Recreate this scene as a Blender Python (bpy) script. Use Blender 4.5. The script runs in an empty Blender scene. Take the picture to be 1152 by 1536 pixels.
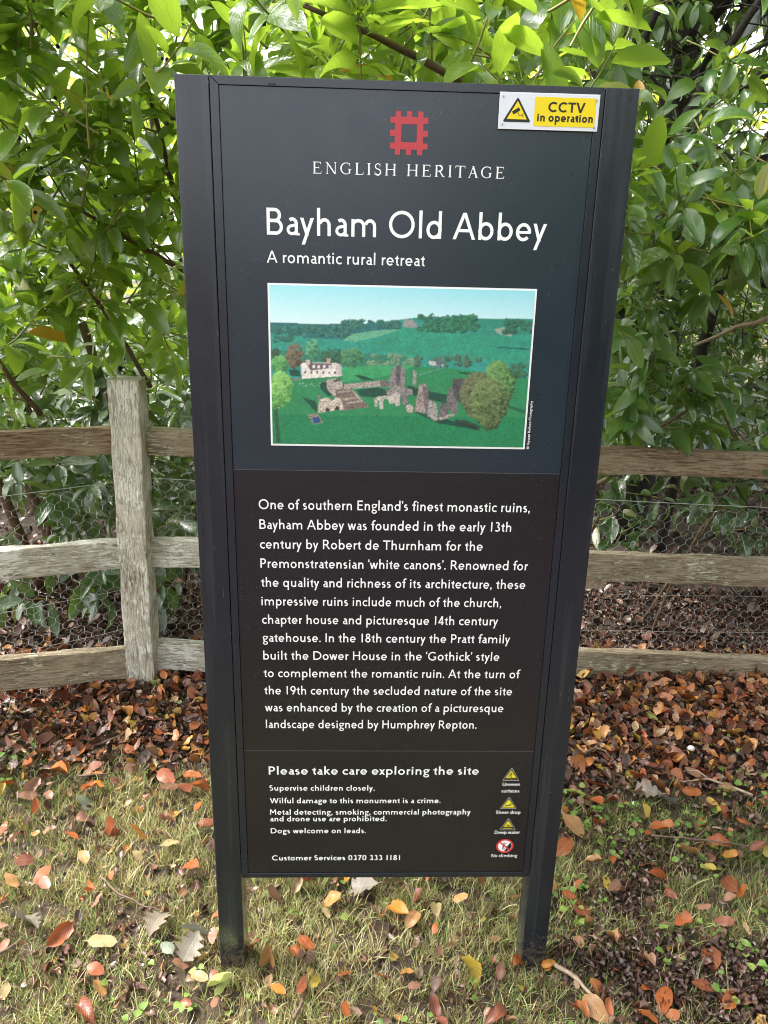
import bpy, math, random
import numpy as np
from mathutils import Vector, Matrix
from mathutils.geometry import delaunay_2d_cdt

random.seed(7)
rng = np.random.default_rng(11)
SC = bpy.context.scene
COL = SC.collection
PI = math.pi

# ------------------------------------------------------------------ camera
CAM_POS = (-0.0767, -1.4202, 1.6)
PITCH, ROLL, YAW = 0.30417, 0.02344, 0.03643
def cam_axes():
    cy, sy, cp, sp, cr, sr = math.cos(YAW), math.sin(YAW), math.cos(PITCH), math.sin(PITCH), math.cos(ROLL), math.sin(ROLL)
    fwd = Vector((sy*cp, cy*cp, -sp)); right = Vector((cy, -sy, 0)); up = right.cross(fwd)
    return right*cr + up*sr, -right*sr + up*cr, fwd
CR, CU, CF = cam_axes()
cam_d = bpy.data.cameras.new('camera'); cam = bpy.data.objects.new('camera', cam_d); COL.objects.link(cam)
cam.matrix_world = Matrix(((CR.x, CU.x, -CF.x, CAM_POS[0]), (CR.y, CU.y, -CF.y, CAM_POS[1]), (CR.z, CU.z, -CF.z, CAM_POS[2]), (0, 0, 0, 1)))
cam_d.sensor_fit = 'VERTICAL'; cam_d.sensor_height = 24.0; cam_d.lens = 24.0*1154/1536
cam_d.clip_start = 0.05; cam_d.clip_end = 400
SC.camera = cam

# ------------------------------------------------------------------ world, sun, exposure
SUN_EL, SUN_AZ = math.radians(56), math.radians(-72)      # azimuth measured from +Y towards +X: the sun stands to the left, slightly behind the bushes
W = bpy.data.worlds.new("World"); SC.world = W; W.use_nodes = True
wn, wl = W.node_tree.nodes, W.node_tree.links
bg = wn['Background']
sky = wn.new('ShaderNodeTexSky'); sky.sky_type = 'NISHITA'; sky.sun_disc = False
sky.sun_elevation = SUN_EL; sky.sun_rotation = SUN_AZ; sky.air_density = 1.0; sky.dust_density = 4.0; sky.ozone_density = 1.0
hsv = wn.new('ShaderNodeHueSaturation'); hsv.inputs['Saturation'].default_value = 0.18; hsv.inputs['Value'].default_value = 1.0
wl.new(sky.outputs[0], hsv.inputs['Color']); wl.new(hsv.outputs[0], bg.inputs['Color'])
bg.inputs['Strength'].default_value = 0.15
sun_d = bpy.data.lights.new('sun', 'SUN'); sun_d.energy = 2.1; sun_d.angle = math.radians(24); sun_d.color = (1.0, 0.96, 0.89)
sun = bpy.data.objects.new('sun', sun_d); COL.objects.link(sun)
sd = Vector((math.sin(SUN_AZ)*math.cos(SUN_EL), math.cos(SUN_AZ)*math.cos(SUN_EL), math.sin(SUN_EL)))
sun.rotation_euler = sd.to_track_quat('Z', 'Y').to_euler(); sun.location = (-3, 3, 8)
SC.view_settings.view_transform = 'Standard'; SC.view_settings.look = 'None'
SC.view_settings.gamma = 1; SC.view_settings.use_curve_mapping = False
SC.view_settings.exposure = 2.22
SC.render.engine = 'CYCLES'
SC.cycles.max_bounces = 7; SC.cycles.diffuse_bounces = 4; SC.cycles.glossy_bounces = 2
SC.cycles.transmission_bounces = 4; SC.cycles.transparent_max_bounces = 4
SC.cycles.use_denoising = True; SC.cycles.filter_width = 1.0
SC.cycles.caustics_reflective = False; SC.cycles.caustics_refractive = False

# ------------------------------------------------------------------ helpers: objects
def project(p):
    d = Vector(p) - Vector(CAM_POS); z = d.dot(CF)
    if z < 0.05: return None
    return 576 + 1154*d.dot(CR)/z, 768 - 1154*d.dot(CU)/z, z
SIGN_PX = [(262, 113), (960, 131), (815, 1450), (330, 1455)]
def behind_sign(u, v):
    if v < 118 or v > 1316: return False
    t = (v-113)/1342.0
    return 262+68*t < u < 960-145*t

def tag(o, label=None, cat=None, group=None, kind=None):
    if label: o['label'] = label
    if cat: o['category'] = cat
    if group: o['group'] = group
    if kind: o['kind'] = kind
    return o
def empty(name, loc):
    o = bpy.data.objects.new(name, None); o.empty_display_size = 0.05; COL.objects.link(o); o.location = loc
    return o
WORLD_OF = {}
def parent(o, p):
    """keeps o where its coordinates say (o's own mesh is in world coordinates)"""
    o.parent = p
    w = Matrix.Identity(4); q = p
    chain = []
    while q is not None: chain.append(q); q = q.parent
    for q in reversed(chain):
        w = w @ (q.matrix_parent_inverse if q.parent else Matrix.Identity(4)) @ Matrix.LocRotScale(q.location, q.rotation_euler, q.scale)
    o.matrix_parent_inverse = w.inverted()
    return o
def link(name, me, mats, par=None):
    o = bpy.data.objects.new(name, me); COL.objects.link(o)
    if mats is not None:
        for m in (mats if isinstance(mats, (list, tuple)) else [mats]): me.materials.append(m)
    if par is not None: parent(o, par)
    return o

class MB:
    def __init__(s): s.v = []; s.f = []; s.m = []; s.mi = 0
    def add(s, vs, fs):
        b = len(s.v); s.v += [tuple(x) for x in vs]
        for f in fs: s.f.append(tuple(b+i for i in f)); s.m.append(s.mi)
    def box(s, a, b):
        (x0, y0, z0), (x1, y1, z1) = a, b
        s.add([(x0,y0,z0),(x1,y0,z0),(x1,y1,z0),(x0,y1,z0),(x0,y0,z1),(x1,y0,z1),(x1,y1,z1),(x0,y1,z1)],
              [(0,3,2,1),(4,5,6,7),(0,1,5,4),(1,2,6,5),(2,3,7,6),(3,0,4,7)])
    def tube(s, pts, rad, n=6, cap=True):
        pts = [Vector(p) for p in pts]
        if not hasattr(rad, '__len__'): rad = [rad]*len(pts)
        b = len(s.v); up = Vector((0.31, 0.17, 0.93)).normalized()
        for i, p in enumerate(pts):
            t = (pts[min(i+1, len(pts)-1)] - pts[max(i-1, 0)]).normalized()
            a = t.cross(up)
            if a.length < 1e-3: a = t.cross(Vector((1, 0, 0)))
            a.normalize(); c = t.cross(a)
            for k in range(n):
                w = 2*PI*k/n
                s.v.append(tuple(p + (a*math.cos(w) + c*math.sin(w))*rad[i]))
        for i in range(len(pts)-1):
            for k in range(n):
                k2 = (k+1) % n
                s.f.append((b+i*n+k, b+i*n+k2, b+(i+1)*n+k2, b+(i+1)*n+k)); s.m.append(s.mi)
        if cap and n > 2:
            s.f.append(tuple(b+k for k in range(n))[::-1]); s.m.append(s.mi)
            e = b+(len(pts)-1)*n; s.f.append(tuple(e+k for k in range(n))); s.m.append(s.mi)
    def build(s, name, mats, par=None, smooth=False, bevel=0):
        me = bpy.data.meshes.new(name); me.from_pydata(s.v, [], s.f)
        if smooth: me.polygons.foreach_set('use_smooth', [True]*len(me.polygons))
        if any(s.m): me.polygons.foreach_set('material_index', s.m)
        me.update()
        o = link(name, me, mats, par)
        if bevel:
            md = o.modifiers.new('bevel', 'BEVEL'); md.width = bevel; md.segments = 2; md.limit_method = 'ANGLE'; md.harden_normals = False
        return o

def np_mesh(name, verts, quads, uvs=None, tint=None, smooth=True, rnd=None):
    """verts (N,3), quads (M,4) numpy; uvs per loop (M*4,2); tint per vertex (N,3); rnd per vertex (N,)"""
    me = bpy.data.meshes.new(name)
    N, M = len(verts), len(quads); k = quads.shape[1]
    me.vertices.add(N); me.vertices.foreach_set('co', np.ascontiguousarray(verts, dtype=np.float32).ravel())
    me.loops.add(M*k); me.loops.foreach_set('vertex_index', np.ascontiguousarray(quads, dtype=np.int32).ravel())
    me.polygons.add(M); me.polygons.foreach_set('loop_start', np.arange(0, M*k, k, dtype=np.int32))
    try: me.polygons.foreach_set('loop_total', np.full(M, k, dtype=np.int32))
    except Exception: pass
    if smooth: me.polygons.foreach_set('use_smooth', np.ones(M, dtype=bool))
    if uvs is not None:
        ul = me.uv_layers.new(name='UVMap'); ul.data.foreach_set('uv', np.ascontiguousarray(uvs, dtype=np.float32).ravel())
    if tint is not None:
        a = me.attributes.new('tint', 'FLOAT_COLOR', 'POINT')
        c = np.ones((N, 4), dtype=np.float32); c[:, :3] = tint; a.data.foreach_set('color', c.ravel())
    if rnd is not None:
        a = me.attributes.new('rnd', 'FLOAT', 'POINT'); a.data.foreach_set('value', np.ascontiguousarray(rnd, dtype=np.float32))
    me.update(calc_edges=True); me.validate()
    return me

# ------------------------------------------------------------------ helpers: materials
class NT:
    def __init__(s, name):
        s.m = bpy.data.materials.new(name); s.m.use_nodes = True; s.t = s.m.node_tree; s.n = s.t.nodes; s.l = s.t.links
        s.p = s.n['Principled BSDF']; s.out = s.n['Material Output']
    def N(s, typ, props=None, **inp):
        n = s.n.new('ShaderNode'+typ)
        for k, v in (props or {}).items(): setattr(n, k, v)
        for k, v in inp.items():
            key = k.replace('_', ' ')
            i = n.inputs[int(k[1:])] if (k[0] == 'i' and k[1:].isdigit()) else n.inputs[key]
            s.set(i, v)
        return n
    def set(s, i, v):
        if isinstance(v, bpy.types.NodeSocket): s.l.new(v, i)
        elif hasattr(v, '__len__') and i.type == 'RGBA' and len(v) == 3: i.default_value = (*v, 1)
        else: i.default_value = v
    def P(s, **k):
        for a, v in k.items(): s.set(s.p.inputs[a.replace('_', ' ')], v)
    def ramp(s, fac, stops, interp='LINEAR'):
        r = s.n.new('ShaderNodeValToRGB'); r.color_ramp.interpolation = interp
        e = r.color_ramp.elements
        while len(e) < len(stops): e.new(0.5)
        for i, (p, c) in enumerate(stops):
            e[i].position = p; e[i].color = (*c, 1) if len(c) == 3 else c
        s.l.new(fac, r.inputs[0]); return r.outputs[0]
    def math(s, op, a, b=None, c=None, clamp=False):
        n = s.n.new('ShaderNodeMath'); n.operation = op; n.use_clamp = clamp
        s.set(n.inputs[0], a)
        if b is not None: s.set(n.inputs[1], b)
        if c is not None: s.set(n.inputs[2], c)
        return n.outputs[0]
    def mix(s, fac, a, b, blend='MIX'):
        n = s.n.new('ShaderNodeMix'); n.data_type = 'RGBA'; n.blend_type = blend
        s.set(n.inputs[0], fac); s.set(n.inputs[6], a); s.set(n.inputs[7], b); return n.outputs[2]
    def noise(s, vec, scale, detail=3, rough=0.55, dim='3D'):
        n = s.N('TexNoise', {'noise_dimensions': dim}, Scale=scale, Detail=detail, Roughness=rough)
        if vec is not None: s.l.new(vec, n.inputs['Vector'])
        return n.outputs['Fac']
    def mapping(s, vec, sc=(1,1,1), loc=(0,0,0)):
        n = s.N('Mapping'); s.l.new(vec, n.inputs['Vector']); n.inputs['Scale'].default_value = sc; n.inputs['Location'].default_value = loc
        return n.outputs[0]
    def bump(s, h, strength=0.3, dist=0.002):
        n = s.N('Bump', None, Strength=strength, Distance=dist); s.l.new(h, n.inputs['Height']); return n.outputs[0]
    def obj(s): return s.N('TexCoord').outputs['Object']
    def geo(s): return s.N('NewGeometry').outputs['Position']
    def rnd(s):
        a = s.N('Attribute', {'attribute_name': 'rnd'}).outputs['Fac']; b = s.N('ObjectInfo').outputs['Random']
        return s.math('FRACT', s.math('ADD', a, b))

def simple(name, col, rough=0.5, metal=0, spec=0.5):
    t = NT(name); t.P(Base_Color=col, Roughness=rough, Metallic=metal); t.p.inputs['Specular IOR Level'].default_value = spec
    return t.m

def leaf_material(name, stops, trans, midrib=(0.3, 0.36, 0.12), rough=0.3, vein_n=9, vein_k=1.1, transw=0.35, blot=0.25, mid_amt=0.6, gloss=0.5, vein_c=0.12, coat=0.0):
    t = NT(name)
    uv = t.N('UVMap').outputs[0]
    sep = t.N('SeparateXYZ'); t.l.new(uv, sep.inputs[0]); u, v = sep.outputs[0], sep.outputs[1]   # u along the leaf, v across (0..1, midrib .5)
    av = t.math('ABSOLUTE', t.math('SUBTRACT', v, 0.5))
    r = t.rnd()
    base = t.ramp(r, stops)
    nz = t.noise(t.geo(), 45, 3, 0.6)
    base = t.mix(t.math('MULTIPLY', nz, blot), base, tuple(c*0.45 for c in stops[0][1]))
    ph = t.math('MULTIPLY', t.math('SUBTRACT', u, t.math('MULTIPLY', av, vein_k)), vein_n*2*PI)
    vein = t.math('POWER', t.math('ADD', t.math('MULTIPLY', t.math('COSINE', ph), 0.5), 0.5), 10)
    mid = t.math('SUBTRACT', 1, t.math('MULTIPLY', av, 26), clamp=True)
    base = t.mix(t.math('MULTIPLY', vein, vein_c), base, midrib)
    base = t.mix(t.math('MULTIPLY', mid, mid_amt), base, midrib)
    hgt = t.math('SUBTRACT', t.math('MULTIPLY', nz, 0.35), t.math('ADD', t.math('MULTIPLY', vein, 0.7), mid))
    bp = t.bump(hgt, 0.45, 0.0012)
    t.P(Base_Color=base, Roughness=rough); t.p.inputs['Specular IOR Level'].default_value = gloss
    t.p.inputs['Coat Weight'].default_value = coat; t.p.inputs['Coat Roughness'].default_value = 0.10; t.l.new(bp, t.p.inputs['Coat Normal'])
    t.l.new(bp, t.p.inputs['Normal'])
    tr = t.N('BsdfTranslucent'); tc = t.mix(t.math('ADD', t.math('MULTIPLY', vein, 0.3), t.math('MULTIPLY', mid, 0.5)), trans, tuple(c*0.4 for c in trans))
    tc = t.mix(t.math('MULTIPLY', r, 0.4), tc, tuple(c*0.55 for c in trans)); t.l.new(tc, tr.inputs['Color'])
    mx = t.N('MixShader'); mx.inputs[0].default_value = transw
    t.l.new(t.p.outputs[0], mx.inputs[1]); t.l.new(tr.outputs[0], mx.inputs[2]); t.l.new(mx.outputs[0], t.out.inputs[0])
    return t.m
# ------------------------------------------------------------------ leaf shapes (unit length along +Y, face up +Z)
def leaf_shape(nseg, prof, fold=0.25, curl=0.2, side=0.0, width=0.4, wave=0.0, seed=0, lobes=0.0, jag=0.0, asym=1.0):
    """returns verts (3*(nseg+1),3), quads, uv per loop. prof(t) in 0..1 is the half width."""
    r = random.Random(seed); V = []; Q = []; UV = []
    ph = r.uniform(0, 6)
    for i in range(nseg+1):
        t = i/nseg; hw = width/2*max(prof(t), 0.015)*(1+jag*r.uniform(-1, 1)); hw2 = hw*(1+jag*r.uniform(-1, 1))
        if lobes and 0 < i < nseg: hw *= 1 + lobes*(1 if i % 2 else -1)
        ang = curl*(t-0.2)
        yy = t*math.cos(ang*0.6); zz = -t*math.sin(ang)*0.5
        xx = side*(t*t)*0.5
        w1 = wave*math.sin(ph + t*11)*prof(t); w2 = wave*math.sin(ph*1.7 + t*9)*prof(t)
        V += [(xx-hw, yy, zz+hw*fold*2+w1), (xx, yy, zz), (xx+hw2, yy, zz+hw2*fold*2*asym+w2)]
    for i in range(nseg):
        for k in range(2):
            a = i*3+k; Q.append((a, a+1, a+4, a+3))
            t0, t1 = i/nseg, (i+1)/nseg
            UV += [(t0, k*0.5), (t0, k*0.5+0.5), (t1, k*0.5+0.5), (t1, k*0.5)]
    return np.array(V), np.array(Q), np.array(UV)
def prof_laurel(t): return (max(t, 0)**0.68*max(1-t, 0)**0.78)*2.62
def prof_beech(t): return (max(t, 0)**0.55*max(1-t, 0)**0.62)*2.2
def prof_oak(t): return (max(t, 0)**0.85*max(1-t, 0)**0.42)*2.1*(1+0.30*math.cos(t*8.5*PI))
def prof_round(t): return (max(t, 0)**0.45*max(1-t, 0)**0.45)*1.9

def frames(d, n):
    """d direction (N,3), n rough normal (N,3) -> rotation matrices (N,3,3), columns x,y,z"""
    d = d/np.linalg.norm(d, axis=1, keepdims=True)
    x = np.cross(d, n); x /= np.linalg.norm(x, axis=1, keepdims=True)+1e-9
    z = np.cross(x, d)
    return np.stack([x, d, z], axis=2)
def scatter(name, shapes, pos, rot, scale, rnd=None, tint=None):
    """one mesh of many copies; shapes: list of (V,Q,UV)"""
    N = len(pos); which = rng.integers(0, len(shapes), N)
    vs, qs, us, rs, ts = [], [], [], [], []; base = 0
    for k, (V, Q, UV) in enumerate(shapes):
        idx = np.where(which == k)[0]
        if len(idx) == 0: continue
        sc = scale[idx]
        sc = sc[:, None, None] if sc.ndim == 1 else sc[:, None, :]
        P = np.einsum('nij,nvj->nvi', rot[idx], V[None]*sc) + pos[idx][:, None, :]
        nv = len(V)
        vs.append(P.reshape(-1, 3)); qs.append((Q[None]+(base+np.arange(len(idx))*nv)[:, None, None]).reshape(-1, Q.shape[1]))
        us.append(np.tile(UV, (len(idx), 1)))
        if rnd is not None: rs.append(np.repeat(rnd[idx], nv))
        if tint is not None: ts.append(np.repeat(tint[idx], nv, axis=0))
        base += len(idx)*nv
    return np_mesh(name, np.concatenate(vs), np.concatenate(qs), np.concatenate(us),
                   tint=np.concatenate(ts) if tint is not None else None, rnd=np.concatenate(rs) if rnd is not None else None)

# ------------------------------------------------------------------ ground
def vnoise(x, y, s, seed=0):
    """cheap smooth value noise, vectorised, 0..1"""
    x = np.asarray(x)*s; y = np.asarray(y)*s
    xi = np.floor(x).astype(int); yi = np.floor(y).astype(int); fx = x-xi; fy = y-yi
    fx = fx*fx*(3-2*fx); fy = fy*fy*(3-2*fy)
    def h(a, b):
        v = np.sin(a*127.1+b*311.7+seed*74.7)*43758.5453; return v-np.floor(v)
    return (h(xi, yi)*(1-fx)+h(xi+1, yi)*fx)*(1-fy)+(h(xi, yi+1)*(1-fx)+h(xi+1, yi+1)*fx)*fy
def gz(x, y):
    return 0.018*(vnoise(x, y, 3.1, 1)-0.5)+0.010*(vnoise(x, y, 9, 2)-0.5)
def grass_cover(x, y):
    """0..1: where the lawn grows"""
    x = np.asarray(x, float); y = np.asarray(y, float)
    edge = np.where(x < 0, 0.92, 0.72) + 0.26*(vnoise(x, y, 3.5, 5)-0.5)
    g = np.clip((edge-y)/0.22, 0, 1)
    bare = np.clip((vnoise(x, y, 5.5, 9)-0.60)*5, 0, 1)*np.where(x > 0.35, 0.65, 0.30)
    corner = np.clip((x-0.38-(0.12-np.abs(y+0.10))*0.2)*5, 0, 1)*np.clip((0.10-y)/0.12, 0, 1)
    mid = np.clip(1-np.hypot((x-0.62)/0.16, (y-0.22)/0.10), 0, 1)*1.6
    left = 0.55*np.clip(1-np.hypot((x+0.62)/0.25, (y-0.0)/0.10), 0, 1)
    strip = 0.45*np.clip(1-np.abs(y-1.0)/0.28, 0, 1)*(x < -0.3)*vnoise(x, y, 6, 21)
    return np.clip(g*(1-0.8*bare)*(1-0.6*corner)*(1-np.clip(mid, 0, 1)*0.6)*(1-left)+strip, 0, 1)

t = NT('soil_mat'); pos = t.geo()
a = t.noise(pos, 6, 6, 0.7); b = t.noise(pos, 90, 4, 0.7)
c = t.ramp(t.math('ADD', t.math('MULTIPLY', a, 0.4), t.math('MULTIPLY', b, 0.6)), [(0.3, (0.018, 0.012, 0.008)), (0.5, (0.05, 0.032, 0.02)), (0.75, (0.11, 0.075, 0.048))])
t.P(Base_Color=c, Roughness=0.9); t.l.new(t.bump(b, 0.8, 0.01), t.p.inputs['Normal'])
SOIL = t.m
# fine near patch inside one big sheet
nx, ny = 150, 130
gx = np.concatenate([[-120, -40, -12, -6], np.linspace(-3.5, 3.5, nx), [6, 12, 40, 120]])
gy = np.concatenate([[-120, -30, -8, -3], np.linspace(-1.6, 6.5, ny), [9, 16, 40, 120]])
GX, GY = np.meshgrid(gx, gy); GZ = gz(GX, GY)*(np.abs(GX) < 6)*(np.abs(GY) < 9)
n1, n2 = len(gx), len(gy)
idx = np.arange(n1*n2).reshape(n2, n1)
Q = np.stack([idx[:-1, :-1], idx[:-1, 1:], idx[1:, 1:], idx[1:, :-1]], -1).reshape(-1, 4)
me = np_mesh('ground', np.stack([GX, GY, GZ], -1).reshape(-1, 3), Q)
tag(link('ground', me, SOIL), kind='structure')

# pale drive that shows through the bushes on the left
t = NT('drive_mat'); p = t.geo()
c = t.ramp(t.noise(p, 40, 4, 0.7), [(0.3, (0.42, 0.40, 0.36)), (0.7, (0.68, 0.66, 0.62))]); t.P(Base_Color=c, Roughness=0.85)
dm = MB(); nseg = 14
for i in range(nseg+1):
    x = -14 + i*14.6/nseg; w = 0.25*math.sin(i*1.9)
    dm.v += [(x, 6.3+w+0.05*(x+2)**2*0.3, 0.012), (x, 10.5+0.05*(x+2)**2*0.3, 0.012)]
for i in range(nseg): dm.f.append((2*i, 2*i+2, 2*i+3, 2*i+1)); dm.m.append(0)
tag(dm.build('gravel_drive', t.m), kind='structure')

# ------------------------------------------------------------------ grass
def build_grass(name, n, xr, yr, hmin, hmax, wid):
    x = rng.uniform(*xr, n*3); y = rng.uniform(*yr, n*3)
    cl = vnoise(x, y, 22, 3)*0.7+vnoise(x, y, 60, 31)*0.5
    keep = rng.random(n*3) < grass_cover(x, y)*np.clip(cl*2.2-0.72, 0.04, 1)
    x, y = x[keep][:n], y[keep][:n]; n = len(x)
    az = rng.uniform(0, 2*PI, n); lean = rng.uniform(0.3, 1.45, n); L = rng.uniform(hmin, hmax, n)*(0.7+0.6*vnoise(x, y, 7, 8))
    # tufts round the sign feet stand taller
    foot = np.exp(-((np.abs(x)-0.36)**2+(y+0.0)**2)/0.008); L *= 1+0.15*foot; lean *= 1-0.2*foot
    w = wid*rng.uniform(0.6, 1.3, n)
    seg = 3; P = np.zeros((n, seg+1, 3)); P[:, 0, 0] = x; P[:, 0, 1] = y; P[:, 0, 2] = gz(x, y)-0.003
    turn = rng.normal(0, 0.35, n); bend = rng.uniform(0.1, 0.6, n)
    for i in range(seg):
        l = np.clip(lean*0.55+bend*i*0.6, 0, 1.75); a2 = az+turn*i
        P[:, i+1, 0] = P[:, i, 0]+np.sin(l)*np.cos(a2)*L/seg
        P[:, i+1, 1] = P[:, i, 1]+np.sin(l)*np.sin(a2)*L/seg
        P[:, i+1, 2] = np.maximum(P[:, i, 2]+np.cos(l)*L/seg, 0.004)
    side = np.stack([-np.sin(az), np.cos(az), rng.normal(0, .4, n)], -1)
    wd = np.array([1.0, 0.95, 0.7, 0.12])
    V = np.stack([P-side[:, None]*(w[:, None]*wd)[:, :, None]/2, P+side[:, None]*(w[:, None]*wd)[:, :, None]/2], 2)  # n,seg+1,2,3
    base = np.arange(n)*(seg+1)*2
    q = np.array([[2*i, 2*i+1, 2*i+3, 2*i+2] for i in range(seg)])
    Q = (q[None]+base[:, None, None]).reshape(-1, 4)
    dry = np.clip(vnoise(x, y, 2.6, 4)*0.8+rng.normal(0.16, 0.33, n), 0, 1)
    green = np.array([0.10, 0.17, 0.045]); green2 = np.array([0.26, 0.30, 0.11]); straw = np.array([0.56, 0.49, 0.29]); brn = np.array([0.24, 0.16, 0.08])
    dry = np.clip(dry-0.2*np.clip(x*1.2, 0, 1)*(x > 0.2), 0, 1)
    c = np.where(dry[:, None] < 0.5, green+(green2-green)*(dry[:, None]*2), green2+(straw-green2)*((dry[:, None]-0.5)*2))
    br = rng.random(n) < 0.28; c[br] = brn
    c *= rng.uniform(0.6, 1.55, n)[:, None]
    T = np.repeat(c, (seg+1)*2, axis=0)
    return np_mesh(name, V.reshape(-1, 3), Q, tint=T)
t = NT('grass_mat'); at = t.N('Attribute', {'attribute_name': 'tint'}).outputs['Color']
t.P(Base_Color=at, Roughness=0.5); t.p.inputs['Specular IOR Level'].default_value = 0.3
tr = t.N('BsdfTranslucent'); t.l.new(t.mix(1.0, at, (1.15, 1.2, 0.6), 'MULTIPLY'), tr.inputs['Color'])
mx = t.N('MixShader'); mx.inputs[0].default_value = 0.3
t.l.new(t.p.outputs[0], mx.inputs[1]); t.l.new(tr.outputs[0], mx.inputs[2]); t.l.new(mx.outputs[0], t.out.inputs[0])
GRASS = t.m
me = build_grass('grass', 130000, (-1.7, 1.9), (-0.45, 1.35), 0.016, 0.05, 0.0019)
tag(link('grass', me, GRASS), 'short straw-tinged grass of the lawn round the sign', 'grass', kind='stuff')
for nb, xr_, yr_ in ((26000, (-3.3, -1.7), (-1.3, 0.95)), (22000, (1.9, 3.3), (-1.3, 0.8)), (40000, (-1.7, 1.9), (-1.35, -0.45))):
    me = build_grass('grass', nb, xr_, yr_, 0.018, 0.055, 0.0024)
    tag(link('grass', me, GRASS), 'lawn grass carrying on past the edges of the photo', 'grass', kind='stuff')
for k, fx in enumerate((-0.355, 0.355)):
    me = build_grass('grass_tuft', 260, (fx-0.055, fx+0.055), (-0.05, 0.09), 0.03, 0.06, 0.0019)
    tag(link('grass_tuft', me, GRASS), 'grass tuft growing round the foot of the '+('left' if k == 0 else 'right')+' sign post', 'grass', kind='stuff')
me = build_grass('long_grass', 6500, (-1.6, 1.8), (-0.45, 1.1), 0.045, 0.09, 0.0020)
tag(link('long_grass', me, GRASS), 'longer loose grass strands lying over the lawn', 'grass', kind='stuff')

# ------------------------------------------------------------------ fallen leaves
LC = {  # leaf colours: stops for the random tint, word
 'O': ([(0.0, (0.40, 0.10, 0.025)), (0.5, (0.52, 0.17, 0.035)), (1.0, (0.36, 0.085, 0.03))], 'orange'),
 'A': ([(0.0, (0.60, 0.26, 0.04)), (1.0, (0.52, 0.20, 0.03))], 'amber'),
 'B': ([(0.0, (0.36, 0.18, 0.11)), (1.0, (0.25, 0.115, 0.07))], 'pinkish brown'),
 'R': ([(0.0, (0.27, 0.075, 0.03)), (1.0, (0.19, 0.06, 0.03))], 'red-brown'),
 'C': ([(0.0, (0.44, 0.35, 0.17)), (1.0, (0.46, 0.29, 0.16))], 'cream'),
 'T': ([(0.0, (0.46, 0.24, 0.09)), (1.0, (0.40, 0.21, 0.10))], 'tan'),
 'D': ([(0.0, (0.09, 0.045, 0.035)), (1.0, (0.12, 0.05, 0.04))], 'dark brown'),
 'Y': ([(0.0, (0.55, 0.38, 0.05)), (1.0, (0.46, 0.36, 0.07))], 'yellow'),
 'G': ([(0.0, (0.40, 0.45, 0.13)), (1.0, (0.30, 0.38, 0.10))], 'pale green'),
 'S': ([(0.0, (0.22, 0.25, 0.18)), (1.0, (0.27, 0.29, 0.23))], 'silvery'),
 'K': ([(0.0, (0.26, 0.265, 0.22)), (1.0, (0.34, 0.22, 0.16))], 'grey-tan'),
}
LM = {k: leaf_material('fallen_leaf_'+v[1].replace(' ', '_').replace('-', '_'), v[0], v[0][0][1], midrib=tuple(min(1, c*1.25+0.03) for c in v[0][0][1]),
      rough=0.36, vein_n=9, vein_k=0.9, transw=0.2, blot=1.1, mid_amt=0.6, gloss=0.5, vein_c=0.6) for k, v in LC.items()}
FLAT = [leaf_shape(8, prof_beech, jag=0.10, asym=random.uniform(-0.4, 1.6), fold=random.uniform(-0.1, 0.6), curl=random.uniform(-0.9, 1.0), side=random.uniform(-0.3, 0.3), width=random.uniform(0.5, 0.68), wave=0.045, seed=i) for i in range(14)]
CURL = [leaf_shape(8, prof_beech, jag=0.12, asym=random.uniform(0.2, 1.8), fold=random.uniform(0.6, 1.1), curl=random.uniform(-1.5, 1.5), side=random.uniform(-0.4, 0.4), width=random.uniform(0.42, 0.6), wave=0.08, seed=50+i) for i in range(8)]
OAK = [leaf_shape(20, prof_oak, fold=random.uniform(0.0, 0.3), curl=random.uniform(-0.8, 0.8), side=random.uniform(-0.3, 0.3), width=0.66, wave=0.03, seed=80+i) for i in range(4)]
def shape_mesh(nm, sh):
    V, Q, UV = sh; V = V.copy(); V[:, 1] -= 0.5
    # stalk: a thin strip beyond the base
    a = len(V); V = np.vstack([V, [(-0.008, -0.5, V[1][2]), (0.008, -0.5, V[1][2]), (0.02, -0.66, V[1][2]+0.03), (0.008, -0.66, V[1][2]+0.03)]])
    Q = np.vstack([Q, [(a, a+1, a+2, a+3)]]); UV = np.vstack([UV, [(0, .5)]*4])
    return np_mesh(nm, V, Q, UV)
MESHES = {}
for nm, lst in (('flat', FLAT), ('curled', CURL), ('oak', OAK)):
    MESHES[nm] = [shape_mesh('fallen_leaf', s) for s in lst]
    for m in MESHES[nm]: m.materials.append(LM['O'])
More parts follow.
